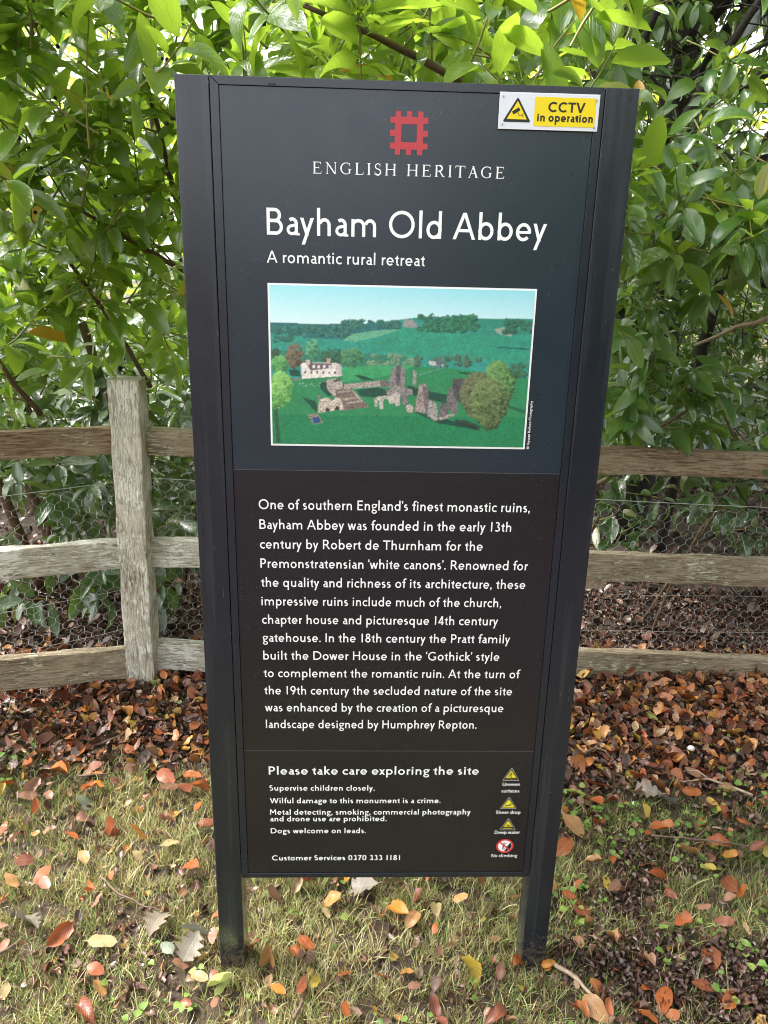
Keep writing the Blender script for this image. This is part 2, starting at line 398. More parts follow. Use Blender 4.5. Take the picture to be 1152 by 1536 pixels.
PLACED = "-1.06,1.10,0.051,A -1.11,1.00,0.066,B -1.16,0.96,0.056,R -0.77,1.00,0.041,B -0.86,0.91,0.056,O -0.84,0.85,0.051,O -0.92,0.82,0.046,B -0.93,0.75,0.056,R -0.74,0.79,0.046,C -0.80,0.75,0.045,B -1.01,0.86,0.070,O -0.68,0.69,0.063,O -0.60,0.70,0.056,O -0.60,0.90,0.048,O -1.07,0.60,0.046,B -1.02,0.60,0.042,B -0.90,0.63,0.047,O -0.89,0.57,0.056,S -0.99,0.55,0.031,D -0.76,0.55,0.024,C -0.90,0.48,0.051,B -0.87,0.49,0.041,B -0.78,0.46,0.047,O -0.69,0.43,0.070,A -0.62,0.49,0.048,B -0.55,0.56,0.032,O -1.09,0.46,0.033,O -1.04,0.42,0.033,B -0.88,0.42,0.046,O -0.96,0.44,0.027,B -0.60,0.39,0.049,C -0.61,0.34,0.045,R -0.67,0.34,0.035,C -0.81,0.34,0.048,T -0.97,0.32,0.047,R -0.97,0.25,0.049,T -0.91,0.27,0.049,O -0.88,0.24,0.040,B -0.52,0.30,0.054,O -0.72,0.27,0.028,O -0.75,0.30,0.028,C -0.76,0.22,0.036,O -0.73,0.19,0.039,B -0.52,0.21,0.030,B -0.88,0.12,0.075,K -0.79,0.08,0.062,O -0.68,0.07,0.059,C -0.63,0.10,0.029,B -0.57,0.11,0.069,K -0.46,0.10,0.075,K -0.47,0.05,0.073,K -0.52,0.05,0.045,S -0.42,0.14,0.035,O -0.42,0.08,0.034,B -0.37,-0.06,0.040,G -0.39,-0.04,0.032,R -0.43,-0.03,0.038,C -0.65,-0.06,0.058,T -0.85,-0.08,0.036,C -0.65,-0.12,0.056,R -0.38,-0.10,0.026,B -1.05,1.27,0.072,O -0.86,1.27,0.063,G -0.94,0.10,0.034,B -0.91,0.05,0.033,B -0.51,0.48,0.055,R 1.11,1.20,0.057,G 0.95,1.27,0.048,Y 0.86,1.18,0.056,O 0.74,1.10,0.046,C 0.99,1.00,0.044,S 0.74,0.96,0.052,S 1.24,1.22,0.144,O 1.17,1.24,0.106,O 0.97,1.11,0.074,O 1.08,1.04,0.063,O 1.12,1.12,0.056,Y 0.78,0.87,0.101,T 0.83,0.88,0.047,Y 0.70,0.80,0.053,A 0.75,0.78,0.065,Y 0.85,0.74,0.069,Y 1.03,0.84,0.084,R 1.08,0.81,0.050,O 0.71,0.69,0.106,O 0.63,0.63,0.069,G 1.20,0.81,0.054,O 0.92,0.71,0.040,O 0.86,0.63,0.070,K 0.90,0.59,0.076,K 1.05,0.59,0.054,O 1.08,0.56,0.046,O 1.12,0.51,0.045,O 1.18,0.59,0.031,O 0.82,0.53,0.037,Y 0.66,0.49,0.044,O 0.58,0.47,0.072,T 0.84,0.45,0.065,O 0.80,0.45,0.029,O 0.53,0.38,0.069,O 0.66,0.34,0.034,O 0.75,0.34,0.051,R 0.60,0.33,0.041,T 0.89,0.37,0.056,T 0.99,0.40,0.057,O 1.00,0.36,0.042,A 0.95,0.35,0.042,B 0.92,0.31,0.034,Y 0.77,0.28,0.047,O 0.62,0.26,0.040,Y 0.64,0.23,0.049,B 0.52,0.17,0.069,R 0.49,0.07,0.036,B 0.51,0.04,0.035,B 0.57,0.08,0.036,T 0.95,0.24,0.066,R 0.96,0.21,0.039,O 0.92,0.19,0.032,B 0.84,0.16,0.032,B 0.76,0.20,0.045,R 0.79,0.01,0.064,R 0.62,-0.00,0.029,R 0.39,-0.00,0.029,A 0.33,0.00,0.035,O 0.27,-0.03,0.028,B 0.60,-0.06,0.034,O 0.64,-0.09,0.061,O 0.59,-0.13,0.049,O 0.64,-0.13,0.033,O 0.50,-0.12,0.035,O 0.47,-0.12,0.060,T 1.10,0.35,0.042,Y 1.09,0.37,0.042,R 0.83,-0.10,0.033,B 0.25,-0.14,0.021,O -0.04,0.24,0.071,K -0.13,0.20,0.046,A -0.29,0.20,0.054,B -0.20,0.26,0.040,R 0.14,0.28,0.049,O 0.09,0.20,0.035,R 0.04,0.15,0.061,A 0.07,0.12,0.045,T -0.27,0.01,0.070,T -0.19,0.06,0.043,O -0.21,0.04,0.036,O -0.10,-0.02,0.049,O -0.16,-0.05,0.034,Y -0.24,-0.07,0.034,A -0.19,-0.06,0.047,R 0.20,-0.03,0.070,Y 0.33,0.00,0.043,O 0.39,-0.00,0.036,A 0.27,-0.03,0.035,B 0.07,-0.07,0.027,B -0.02,-0.13,0.046,A -0.09,-0.12,0.033,O 0.11,-0.12,0.040,R 0.24,-0.14,0.046,R 0.14,0.16,0.046,C -0.14,0.15,0.030,C -0.37,-0.06,0.054,G 0.00,0.28,0.040,B 0.30,0.28,0.029,Y -0.23,0.25,0.039,C 0.13,0.09,0.026,O"
rows = ['by the fence foot', 'midway to the fence', 'just behind the sign feet', 'level with the sign feet', 'in front of the sign feet']
def zone(x, y):
    r = 0 if y > 0.98 else 1 if y > 0.55 else 2 if y > 0.2 else 3 if y > -0.04 else 4
    c = ('far out left' if x < -0.95 else 'well left' if x < -0.66 else 'near left' if x < -0.36 else
         'under the panel' if x < 0.34 else 'near right' if x < 0.66 else 'well right' if x < 0.98 else 'far out right')
    return rows[r], c
leafrec = []
r5 = random.Random(5)
for s in PLACED.split():
    x, y, L, c = s.split(','); x, y, L = float(x), float(y), float(L)
    leafrec.append((x+r5.uniform(-.004, .004), y+r5.uniform(-.004, .004), L*1.2, c))
def placed_ok(x, y, L):
    q = project((x, y, 0.01))
    if not q: return False
    u, v, z = q
    return -10 < u < 1162 and v < 1540 and not behind_sign(u, v)
tries = 0
while len(leafrec) < 292 and tries < 20000:
    tries += 1
    x = r5.uniform(-1.5, 1.6); y = r5.uniform(-0.14, 1.35)
    if not placed_ok(x, y, .05): continue
    wgt = 0.12 + 0.9*(y > 0.62) + (0.25 if x > 0.4 else 0)
    if r5.random() > wgt: continue
    if any((x-a)**2+(y-b)**2 < 0.0009 for a, b, _, _ in leafrec): continue
    c = r5.choice('OOOOAABBBRRRTTDYYGC' if y > 0.5 else 'OOOABBRTDO')
    leafrec.append((x, y, r5.uniform(0.035, 0.068), c))
protos = {}
named = {}
for i, (x, y, L, c) in enumerate(leafrec):
    form = 'oak' if c == 'K' else ('curled' if r5.random() < 0.3 else 'flat')
    me = r5.choice(MESHES[form])
    key = me.name
    if key in protos: o = protos[key].copy()
    else:
        o = bpy.data.objects.new('fallen_leaf', me); protos[key] = o
    COL.objects.link(o); o.name = 'fallen_leaf'
    o.material_slots[0].link = 'OBJECT'; o.material_slots[0].material = LM[c]
    gr = float(grass_cover(x, y))
    o.location = (x, y, float(gz(x, y))+0.012+0.026*gr+r5.uniform(0, .008))
    o.rotation_euler = (r5.gauss(0, .35), r5.gauss(0, .35), r5.uniform(0, 2*PI)); o.scale = (L, L, L)
    if r5.random() < 0.12: o.rotation_euler[0] += r5.choice([-.7, .7])
    kind = {'oak': 'oak leaf', 'curled': 'curled beech leaf', 'flat': 'beech leaf'}[form]
    if c in 'YG' and form == 'flat': kind = 'lime leaf'
    size = 'large' if L > 0.07 else 'small' if L < 0.042 else 'medium'
    a, b = zone(x, y)
    named.setdefault((size, c, kind, a, b), []).append(o)
    tag(o, None, 'leaf', 'fallen autumn leaves lying round the sign')
ORD = ['leftmost', 'second from left', 'third from left', 'fourth from left', 'fifth from left', 'sixth from left', 'seventh from left', 'eighth from left', 'ninth from left']
for (size, c, kind, a, b), lst in named.items():
    lst.sort(key=lambda o: o.location.x)
    for j, o in enumerate(lst):
        pre = ('' if len(lst) == 1 else 'rightmost ' if j == len(lst)-1 else ORD[min(j, 8)]+' ')
        o['label'] = f'{pre}{size} {LC[c][1]} {kind} {a}, {b}'

def litter(name, n, region, shapes, smin, smax, cols, zlo, zhi, label, flat=0.5):
    xs, ys = [], []
    while sum(map(len, xs)) < n:
        x = rng.uniform(region[0], region[1], n*2); y = rng.uniform(region[2], region[3], n*2)
        k = rng.random(n*2) < region[4](x, y); xs.append(x[k]); ys.append(y[k])
    x = np.concatenate(xs)[:n]; y = np.concatenate(ys)[:n]
    az = rng.uniform(0, 2*PI, n); d = np.stack([np.cos(az), np.sin(az), rng.normal(0, flat, n)], -1)
    nn = np.stack([rng.normal(0, flat, n), rng.normal(0, flat, n), np.ones(n)], -1)
    z = gz(x, y)+rng.uniform(zlo, zhi, n)
    cols = np.array(cols); tint = cols[rng.integers(0, len(cols), n)]*rng.uniform(0.6, 1.25, n)[:, None]
    me = scatter(name, shapes, np.stack([x, y, z], -1), frames(d, nn), rng.uniform(smin, smax, n), tint=tint)
    o = link(name, me, LITTER); tag(o, label, 'leaf litter' , kind='stuff'); return o
t = NT('litter_mat'); at = t.N('Attribute', {'attribute_name': 'tint'}).outputs['Color']
nz = t.noise(t.geo(), 120, 3, 0.6)
t.P(Base_Color=t.mix(t.math('MULTIPLY', nz, 0.5), at, (0.04, 0.025, 0.018)), Roughness=0.32)
t.l.new(t.bump(nz, 0.6, 0.003), t.p.inputs['Normal']); LITTER = t.m
SM = [leaf_shape(4, prof_beech, jag=0.2, asym=random.uniform(-.2, 1.6), fold=random.uniform(0.1, 0.8), curl=random.uniform(-1.4, 1.4), side=random.uniform(-0.4, 0.4), width=random.uniform(0.45, 0.7), wave=0.05, seed=200+i) for i in range(10)]
CH = [leaf_shape(2, lambda t: 1-0.5*abs(t-.5), fold=random.uniform(0.3, 1.0), curl=random.uniform(-1.2, 1.2), side=random.uniform(-0.5, 0.5), width=random.uniform(0.4, 0.9), wave=0.05, seed=300+i) for i in range(8)]
brown = [(0.10, 0.045, 0.03), (0.15, 0.06, 0.04), (0.075, 0.04, 0.03), (0.20, 0.10, 0.065), (0.13, 0.075, 0.05), (0.24, 0.14, 0.10)]
warm = brown[:4]+[(0.46, 0.17, 0.05), (0.38, 0.13, 0.05), (0.52, 0.23, 0.06), (0.42, 0.27, 0.15), (0.36, 0.20, 0.11), (0.26, 0.13, 0.075), (0.34, 0.085, 0.03), (0.50, 0.30, 0.06), (0.20, 0.055, 0.03)]
bare = lambda x, y: np.clip(1.02-grass_cover(x, y), 0.05, 1)
litter('woodchip_litter', 40000, (-3.0, 3.0, -0.5, 2.3, bare), CH, 0.010, 0.026, brown, 0.0, 0.016, 'dark brown chips and leaf fragments covering the bare soil', 0.6)
litter('lawn_bits', 2600, (-1.7, 1.9, -0.4, 0.9, lambda x, y: np.clip(vnoise(x, y, 5, 77)*2-.6, 0.03, 1)), SM, 0.008, 0.024, brown+[(0.3, 0.2, 0.12), (0.16, 0.10, 0.07)], 0.004, 0.03, 'crumbled brown leaf fragments caught among the grass', 0.7)
litter('lawn_leaf_litter', 1300, (-1.7, 1.9, -0.4, 0.9, lambda x, y: np.ones_like(x)), SM, 0.012, 0.04, warm+brown, 0.002, 0.022, 'small torn leaf pieces scattered through the lawn', 0.45)
litter('leaf_litter', 11000, (-3.2, 3.2, 0.45, 1.62, lambda x, y: bare(x, y)*np.clip((y-0.5)*2.2, .06, 1)), SM, 0.018, 0.062, [tuple(c*1.12 for c in w) for w in warm]+brown[:3]+warm[4:6], 0.008, 0.035, 'brown and rust beech leaf litter piled along the fence', 0.55)
litter('shade_coloured_litter', 6500, (-3.2, 3.6, 1.4, 6.0, lambda x, y: np.clip(1.2-np.clip(-x, 0, 1)*np.clip(y-3.5, 0, 1), 0, 1)), SM, 0.03, 0.075, brown+[(0.12, 0.05, 0.03), (0.10, 0.055, 0.04), (0.05, 0.03, 0.02), (0.06, 0.035, 0.025)], 0.004, 0.04, 'leaf litter under the bushes behind the fence, shade put into its colour', 0.4)  # darker browns than the other litter: shade under the bushes put in as colour
# beech-mast husks: little pointed brown seeds among the chips
litter('mast_husks', 4200, (0.3, 1.7, -0.35, 0.5, lambda x, y: bare(x, y)**2), [leaf_shape(3, prof_beech, fold=1.2, curl=0.4, width=0.8, seed=400+i) for i in range(4)], 0.012, 0.02, [(0.07, 0.04, 0.03), (0.11, 0.06, 0.045)], 0.008, 0.02, 'small dark husks among the grass at the lawn edge', 0.5)

# clover and ground ivy: small round green leaves in patches
n = 1150
x = rng.uniform(-1.5, 1.7, n*6); y = rng.uniform(-0.3, 1.25, n*6)
k = rng.random(n*6) < np.clip((vnoise(x, y, 4.2, 41)*.6+vnoise(x, y, 14, 47)*.4-0.54)*6, 0, 1)*(0.25+0.75*(x > 0.4))*np.where(y > 0.8, np.where(x < 0, 0.8, 0.1), 1)
x, y = x[k][:n], y[k][:n]; n = len(x)
az = rng.uniform(0, 2*PI, n)
me = scatter('clover', [leaf_shape(4, prof_round, fold=0.12+0.1*i, curl=0.3, width=0.95, seed=500+i) for i in range(3)], np.stack([x, y, gz(x, y)+rng.uniform(0.012, 0.04, n)], -1),
             frames(np.stack([np.cos(az), np.sin(az), rng.normal(0, .25, n)], -1), np.stack([rng.normal(0, .3, n), rng.normal(0, .3, n), np.ones(n)], -1)), rng.uniform(0.010, 0.024, n), rnd=rng.random(n))
CLOVER = leaf_material('clover_mat', [(0.0, (0.11, 0.22, 0.04)), (0.6, (0.18, 0.30, 0.05)), (1.0, (0.32, 0.38, 0.09))], (0.3, 0.45, 0.08), rough=0.45, transw=0.3, vein_n=3, blot=0.3)
tag(link('clover', me, CLOVER), 'small round clover and ground ivy leaves in the grass', 'ground cover', kind='stuff')

# twigs and sticks lying about
t = NT('twig_mat'); nz = t.noise(t.geo(), 60, 4, 0.7)
t.P(Base_Color=t.ramp(nz, [(0.3, (0.06, 0.038, 0.028)), (0.7, (0.19, 0.12, 0.08))]), Roughness=0.75); TWIG = t.m
t = NT('pale_stick_mat'); nz = t.noise(t.geo(), 60, 4, 0.7)
t.P(Base_Color=t.ramp(nz, [(0.3, (0.22, 0.15, 0.10)), (0.7, (0.45, 0.34, 0.25))]), Roughness=0.75); PALESTICK = t.m
def stick(pts, r, lab, mat=None, side=()):
    m = MB(); P = [(x, y, float(gz(x, y))+z) for x, y, z in pts]
    # subdivide with wobble
    Q = []
    for a, b in zip(P[:-1], P[1:]):
        for k in range(4):
            f = k/4; Q.append((a[0]+(b[0]-a[0])*f+random.uniform(-.003, .003), a[1]+(b[1]-a[1])*f+random.uniform(-.003, .003), a[2]+(b[2]-a[2])*f+random.uniform(-.001, .001)))
    Q.append(P[-1]); m.tube(Q, [r*(1-0.6*i/len(Q))*random.uniform(.85, 1.15) for i in range(len(Q))], 6)
    for (a, b) in side: m.tube([(a[0], a[1], float(gz(*a[:2]))+a[2]), ((a[0]+b[0])/2+.004, (a[1]+b[1])/2, (a[2]+b[2])/2+.012), (b[0], b[1], float(gz(*b[:2]))+b[2])], [r*.6, r*.45, r*.3], 5)
    o = m.build('twig', mat or TWIG, smooth=True); tag(o, lab, 'twig', 'twigs and sticks on the ground'); return o
stick([(-.205, -.13, .03), (-.185, -.085, .035), (-.18, -.05, .03)], .0045, 'short black twig in the grass below the sign panel')
stick([(.405, .005, .03), (.45, -.045, .035), (.49, -.10, .03)], .0065, 'stout pale-brown stick lying just right of the right sign foot', PALESTICK)
stick([(-.75, .27, .035), (-.68, .20, .04), (-.60, .17, .035), (-.54, .15, .03)], .0028, 'long thin reddish twig on the grass left of the sign', TWIG, [((-.68, .20, .04), (-.70, .29, .04))])
stick([(-.96, -.02, .03), (-.91, .03, .035), (-.88, .06, .03)], .006, 'thick crooked twig at the lower left edge of the lawn')
stick([(.86, .98, .03), (.76, .86, .035), (.66, .80, .035)], .008, 'straight brown stick on the leaf litter right of the sign', None, [((.76, .86, .035), (.80, .80, .03))])
stick([(.80, .43, .035), (.92, .41, .04), (1.05, .39, .04), (1.12, .37, .03)], .0035, 'long dark forked twig in the clover at the right', None, [((.92, .41, .04), (1.0, .46, .035))])
stick([(1.20, .62, .03), (1.08, .68, .05), (.99, .67, .04)], .005, 'grey branching twig at the right edge of the leaf litter', PALESTICK, [((1.08, .68, .05), (1.02, .74, .03))])
stick([(-1.0, .86, .02), (-.90, .93, .03), (-.83, 1.05, .03)], .006, 'dark curved twig half buried below the left fence rail')
stick([(-.96, .70, .03), (-.86, .71, .035)], .004, 'short dark twig where the litter meets the lawn at left')
# pale pebble among the litter
m = MB(); 
for (cx, cy, r_, lab) in ((1.10, .865, .012, 'small round white pebble on the leaf litter right of the sign'), (.80, .575, .007, 'tiny white pebble in the clover right of the sign')):
    m = MB(); rings = 6; seg = 10
    for i in range(rings+1):
        th = PI*i/rings
        for k in range(seg): m.v.append((cx+r_*math.sin(th)*math.cos(2*PI*k/seg)*1.15, cy+r_*math.sin(th)*math.sin(2*PI*k/seg), .03+r_*.8*math.cos(th)))
    for i in range(rings):
        for k in range(seg): m.f.append((i*seg+k, (i+1)*seg+k, (i+1)*seg+(k+1) % seg, i*seg+(k+1) % seg)); m.m.append(0)
    tag(m.build('pebble', simple('pebble_mat', (.7, .68, .62), .6), smooth=True), lab, 'pebble')
# ================================================================== LETTERING (own drawn letter shapes)
def arc(cx, cy, rx, ry, a0, a1, n=None):
    n = n or max(6, int(abs(a1-a0)/12))
    return [(cx+rx*math.cos(math.radians(a0+(a1-a0)*i/n)), cy+ry*math.sin(math.radians(a0+(a1-a0)*i/n))) for i in range(n+1)]
class G:
    """one glyph: a list of convex pieces whose union is taken"""
    def __init__(g, s): g.s = s; g.H = s/2; g.q = []
    def D(g, x0, y0, x1, y1, s=None):
        s = s or g.s; L = math.hypot(x1-x0, y1-y0); w = s*L/abs(y1-y0)/2
        g.q.append([(x0-w, y0), (x0+w, y0), (x1+w, y1), (x1-w, y1)]); return g
    def B(g, x0, x1, yc, s=None):
        h = (s or g.s)/2; g.q.append([(x0, yc-h), (x1, yc-h), (x1, yc+h), (x0, yc+h)]); return g
    def P(g, *pts): g.q.append(list(pts)); return g
    def S(g, pts, s0=None, s1=None):
        """stroke of given centre line; width may run from s0 to s1"""
        s0 = s0 or g.s; s1 = s1 or s0; n = len(pts)
        L, R = [], []
        for i, (x, y) in enumerate(pts):
            a = pts[max(i-1, 0)]; b = pts[min(i+1, n-1)]; dx, dy = b[0]-a[0], b[1]-a[1]; l = math.hypot(dx, dy) or 1
            h = (s0+(s1-s0)*i/(n-1))/2; L.append((x-dy/l*h, y+dx/l*h)); R.append((x+dy/l*h, y-dx/l*h))
        for i in range(n-1): g.q.append([L[i], R[i], R[i+1], L[i+1]])
        return g
    def E(g, cx, cy, rx, ry, a0=0, a1=360): return g.S(arc(cx, cy, rx, ry, a0, a1))
    def dot(g, cx, cy, r): g.q.append(arc(cx, cy, r, r, 0, 330, 11)); return g

def sans(ch, s):
    g = G(s); H = s/2; X = 66
    def ret(w, l='s', r='s'):
        m = {'s': 11, 'r': 6.5, 'd': 1.5}; return g, w, m[l], m[r]
    if ch == 'A': g.D(H*1.05, 0, 46, 106).D(92-H*1.05, 0, 46, 106).B(22, 70, 33, s*.9); g.q = [[(x, min(y, 100)) for x, y in q] for q in g.q]; return ret(92, 'd', 'd')
    if ch == 'B': g.D(H, 0, H, 100).B(H, 33, 100-H).B(H, 36, 53).B(H, 38, H); g.E(32, (153-H)/2, 26-H, (47-H)/2, -90, 90); g.E(36, (53+H)/2, 29-H, (53-H)/2, -90, 90); return ret(65, 's', 'r')
    if ch == 'C': g.E(51, 50, 51-H, 51-H, 48, 312); return ret(87, 'r', 'r')
    if ch == 'D': g.D(H, 0, H, 100).B(H, 36, 100-H).B(H, 36, H); g.E(34, 50, 54-H, 50-H, -90, 90); return ret(88, 's', 'r')
    if ch == 'E': g.D(H, 0, H, 100).B(H, 56, 100-H).B(H, 52, 53).B(H, 58, H); return ret(58, 's', 'r')
    if ch == 'G': g.E(51, 50, 51-H, 51-H, 50, 305).D(88-H, 10, 88-H, 47).B(60, 88, 47-H); return ret(88, 'r', 's')
    if ch == 'H': g.D(H, 0, H, 100).D(76-H, 0, 76-H, 100).B(H, 70, 53); return ret(76)
    if ch in 'I1l': g.D(H, 0, H, 104 if ch == 'l' else 100); return (g, s, 22, 20) if ch == '1' else ret(s)
    if ch == 'M': g.D(H, 0, H, 100).D(90-H, 0, 90-H, 100).D(H*1.2, 100, 45, 34).D(90-H*1.2, 100, 45, 34); return ret(90)
    if ch == 'N': g.D(H, 0, H, 100).D(80-H, 0, 80-H, 100).D(H*1.3, 100, 80-H*1.3, 0); return ret(80)
    if ch == 'O': g.E(52, 50, 52-H, 51.5-H); return ret(104, 'r', 'r')
    if ch == 'P': g.D(H, 0, H, 100).B(H, 32, 100-H).B(H, 32, 45); g.E(30, (145-H)/2, 29-H, (55-H)/2, -90, 90); return ret(59, 's', 'r')
    if ch == 'R': g.D(H, 0, H, 100).B(H, 32, 100-H).B(H, 34, 47); g.E(30, (147-H)/2, 29-H, (53-H)/2, -90, 90); g.D(74-H*1.2, 0, 33, 48); return ret(74, 's', 'd')
    if ch in 'Ss':
        T = 101 if ch == 'S' else X+1; w = 27 if ch == 'S' else 20.5
        m = T*0.52; g.S(arc(w, (T-H+m)/2, w-H-.5, (T-H-m)/2, 42, 262)+arc(w, (m+H-1)/2, w-H+1, (m-H+1)/2, 80, -142)); return ret(2*w+1, 'r', 'r')
    if ch == 'T': g.D(38, 0, 38, 100).B(0, 76, 100-H); return ret(76, 'd', 'd')
    if ch == 'U': g.D(H, 36, H, 100).D(74-H, 36, 74-H, 100); g.E(37, 37, 37-H, 38-H, 180, 360); return ret(74)
    if ch == 'V': g.D(H, 100, 44, 0).D(88-H, 100, 44, 0); return ret(88, 'd', 'd')
    if ch == 'W': g.D(H, 100, 37, 0).D(66, 100, 37, 0).D(66, 100, 95, 0).D(132-H, 100, 95, 0); return ret(132, 'd', 'd')
    if ch == 'a':
        g.D(47-H, 0, 47-H, 44); g.S(arc(24, 43, 23-H, 24-H, 0, 128)); g.S([(47-H, 39)]+arc(24, 20.5, 23.5-H, 21.5-H, 96, 285)+[(44-H, 12)], s*.88)
        g.P((47-s*.6, 8), (47-H, 0), (54, 0), (54, s*.55), (47, s*.8)); return ret(53, 'r', 'd')
    if ch == 'b': g.D(H, 0, H, 104); g.E(30, 33, 31-H, 34.5-H); return ret(61, 's', 'r')
    if ch == 'c': g.E(32, 33, 32-H, 34.5-H, 48, 312); return ret(52, 'r', 'd')
    if ch == 'd': g.D(61-H, 0, 61-H, 104); g.E(31, 33, 31-H, 34.5-H); g.B(34, 58, H); return ret(61, 'r', 's')
    if ch == 'e': g.S(arc(31, 33, 31-H, 34.5-H, 0, 318)).B(H, 61, 34-H*.3, s*.8); return ret(62, 'r', 'r')
    if ch == 'f': g.D(14+H, 0, 14+H, 84); g.E(14+H+20, 83, 20, 22-H, 180, 75).B(0, 38, X-H*.9, s*.85); return ret(38, 'd', 'd')
    if ch == 'g':
        k = s*.82; g.S(arc(27, 46, 26-k/2, 22.5-k/2, 0, 360), k); g.B(30, 59, X-k*.5, k)
        g.S([(15, 30), (9, 22), (12, 14), (24, 9)], k*.9); g.S(arc(28, -13, 28-k/2, 21-k/2, 0, 360), k); return ret(58, 'r', 'd')
    if ch == 'h': g.D(H, 0, H, 104).D(55-H, 0, 55-H, 40); g.E(28+H*.3, 40, 27-H*1.3, 27-H, 0, 165); return ret(55)
    if ch == 'i': g.D(H, 0, H, X).dot(H, 86, s*.60); return ret(s)
    if ch == 'k': g.D(H, 0, H, 104).D(H*1.8, 33, 50-H, X).D(20, 38, 56-H, 0); return ret(56, 's', 'd')
    if ch == 'm': g.D(H, 0, H, X).D(50, 0, 50, 40).D(100-H, 0, 100-H, 40); g.E(28, 40, 22, 27-H, 0, 165).E(72+H*.5, 40, 28-H*1.5, 27-H, 0, 165); return ret(100)
    if ch == 'n': g.D(H, 0, H, X).D(55-H, 0, 55-H, 40); g.E(28+H*.3, 40, 27-H*1.3, 27-H, 0, 165); return ret(55)
    if ch == 'o': g.E(32, 33, 32-H, 34.5-H); return ret(64, 'r', 'r')
    if ch == 'p': g.D(H, -34, H, X); g.E(30, 33, 31-H, 34.5-H); return ret(61, 's', 'r')
    if ch == 'q': g.D(61-H, -34, 61-H, X); g.E(31, 33, 31-H, 34.5-H); return ret(61, 'r', 's')
    if ch == 'r': g.D(H, 0, H, X); g.E(30, 38, 30-H, 28-H, 175, 85); return ret(33, 's', 'd')
    if ch == 't': g.D(14+H, 20, 14+H, 82); g.q[-1][3] = (14, 72); g.q[-1][2] = (14+s, 88); g.E(14+18, 18, 18-H, 18.5-H+.5, 180, 290).B(2, 38, X-H*.9, s*.85); return ret(40, 'd', 'd')
    if ch == 'u': g.D(H, 26, H, X).D(55-H, 0, 55-H, X); g.E(27-H*.3, 26, 27-H*1.3, 27-H, 180, 345); return ret(55)
    if ch == 'v': g.D(H, X, 27, 0).D(54-H, X, 27, 0); return ret(54, 'd', 'd')
    if ch == 'w': g.D(H, X, 25, 0).D(43, X, 25, 0).D(43, X, 61, 0).D(86-H, X, 61, 0); return ret(86, 'd', 'd')
    if ch == 'x': g.D(H, X, 52-H, 0).D(H, 0, 52-H, X); return ret(52, 'd', 'd')
    if ch == 'y': g.D(H, X, 28, 0).D(55-H, X, 12, -34); return ret(55, 'd', 'd')
    if ch in '069':
        if ch == '0': g.E(31, 50, 31-H, 51-H); return ret(62, 'r', 'r')
        g.E(30, 68, 30-H, 33-H); g.S([(60-H, 68), (59-H, 52), (52-H, 32), (26, 0)]); return ret(60, 'r', 'r')
    if ch == '3': g.S(arc(24, 76.5, 25-H, 25-H, 140, -80)); g.S(arc(25, 27.5, 30-H, 28-H, 82, -140)); return ret(56, 'r', 'r')
    if ch == '4': g.D(44, 0, 44, 100).D(H*1.2, 26, 42, 98).B(H*.4, 60, 26); return ret(60, 'd', 'r')
    if ch == '7': g.B(0, 58, 100-H).D(14, 0, 58-H*1.2, 97); return ret(58, 'r', 'd')
    if ch == '8': g.E(29, 75.5, 23-H*.8, 25.5-H).E(29, 27, 29-H, 28-H); return ret(58, 'r', 'r')
    if ch == '.': g.dot(s*.6, s*.55, s*.62); return ret(s*1.2, 'r', 'r')
    if ch == ',': g.dot(s*.6, s*.55, s*.6).P((s*.3, 0), (s*1.2, s*.3), (s*.75, -s*1.0), (s*.2, -s*1.2)); return ret(s*1.2, 'r', 'r')
    if ch == '\u2019': g.dot(s*.6, 92, s*.6).P((s*.5, 92-s*.5), (s*1.2, 92), (s*.75, 92-s*1.4), (s*.1, 92-s*1.7)); return ret(s*1.2, 'd', 'd')
    if ch == '\u2018': g.dot(s*.6, 82, s*.6).P((0, 82), (s*.7, 82+s*.5), (s*1.1, 82+s*1.7), (s*.4, 82+s*1.4)); return ret(s*1.2, 'd', 'd')
    if ch == '\u00a9': g.E(50, 50, 46, 46); g.E(52, 50, 20, 20, 50, 310); return ret(100, 'r', 'r')
    raise KeyError(ch)

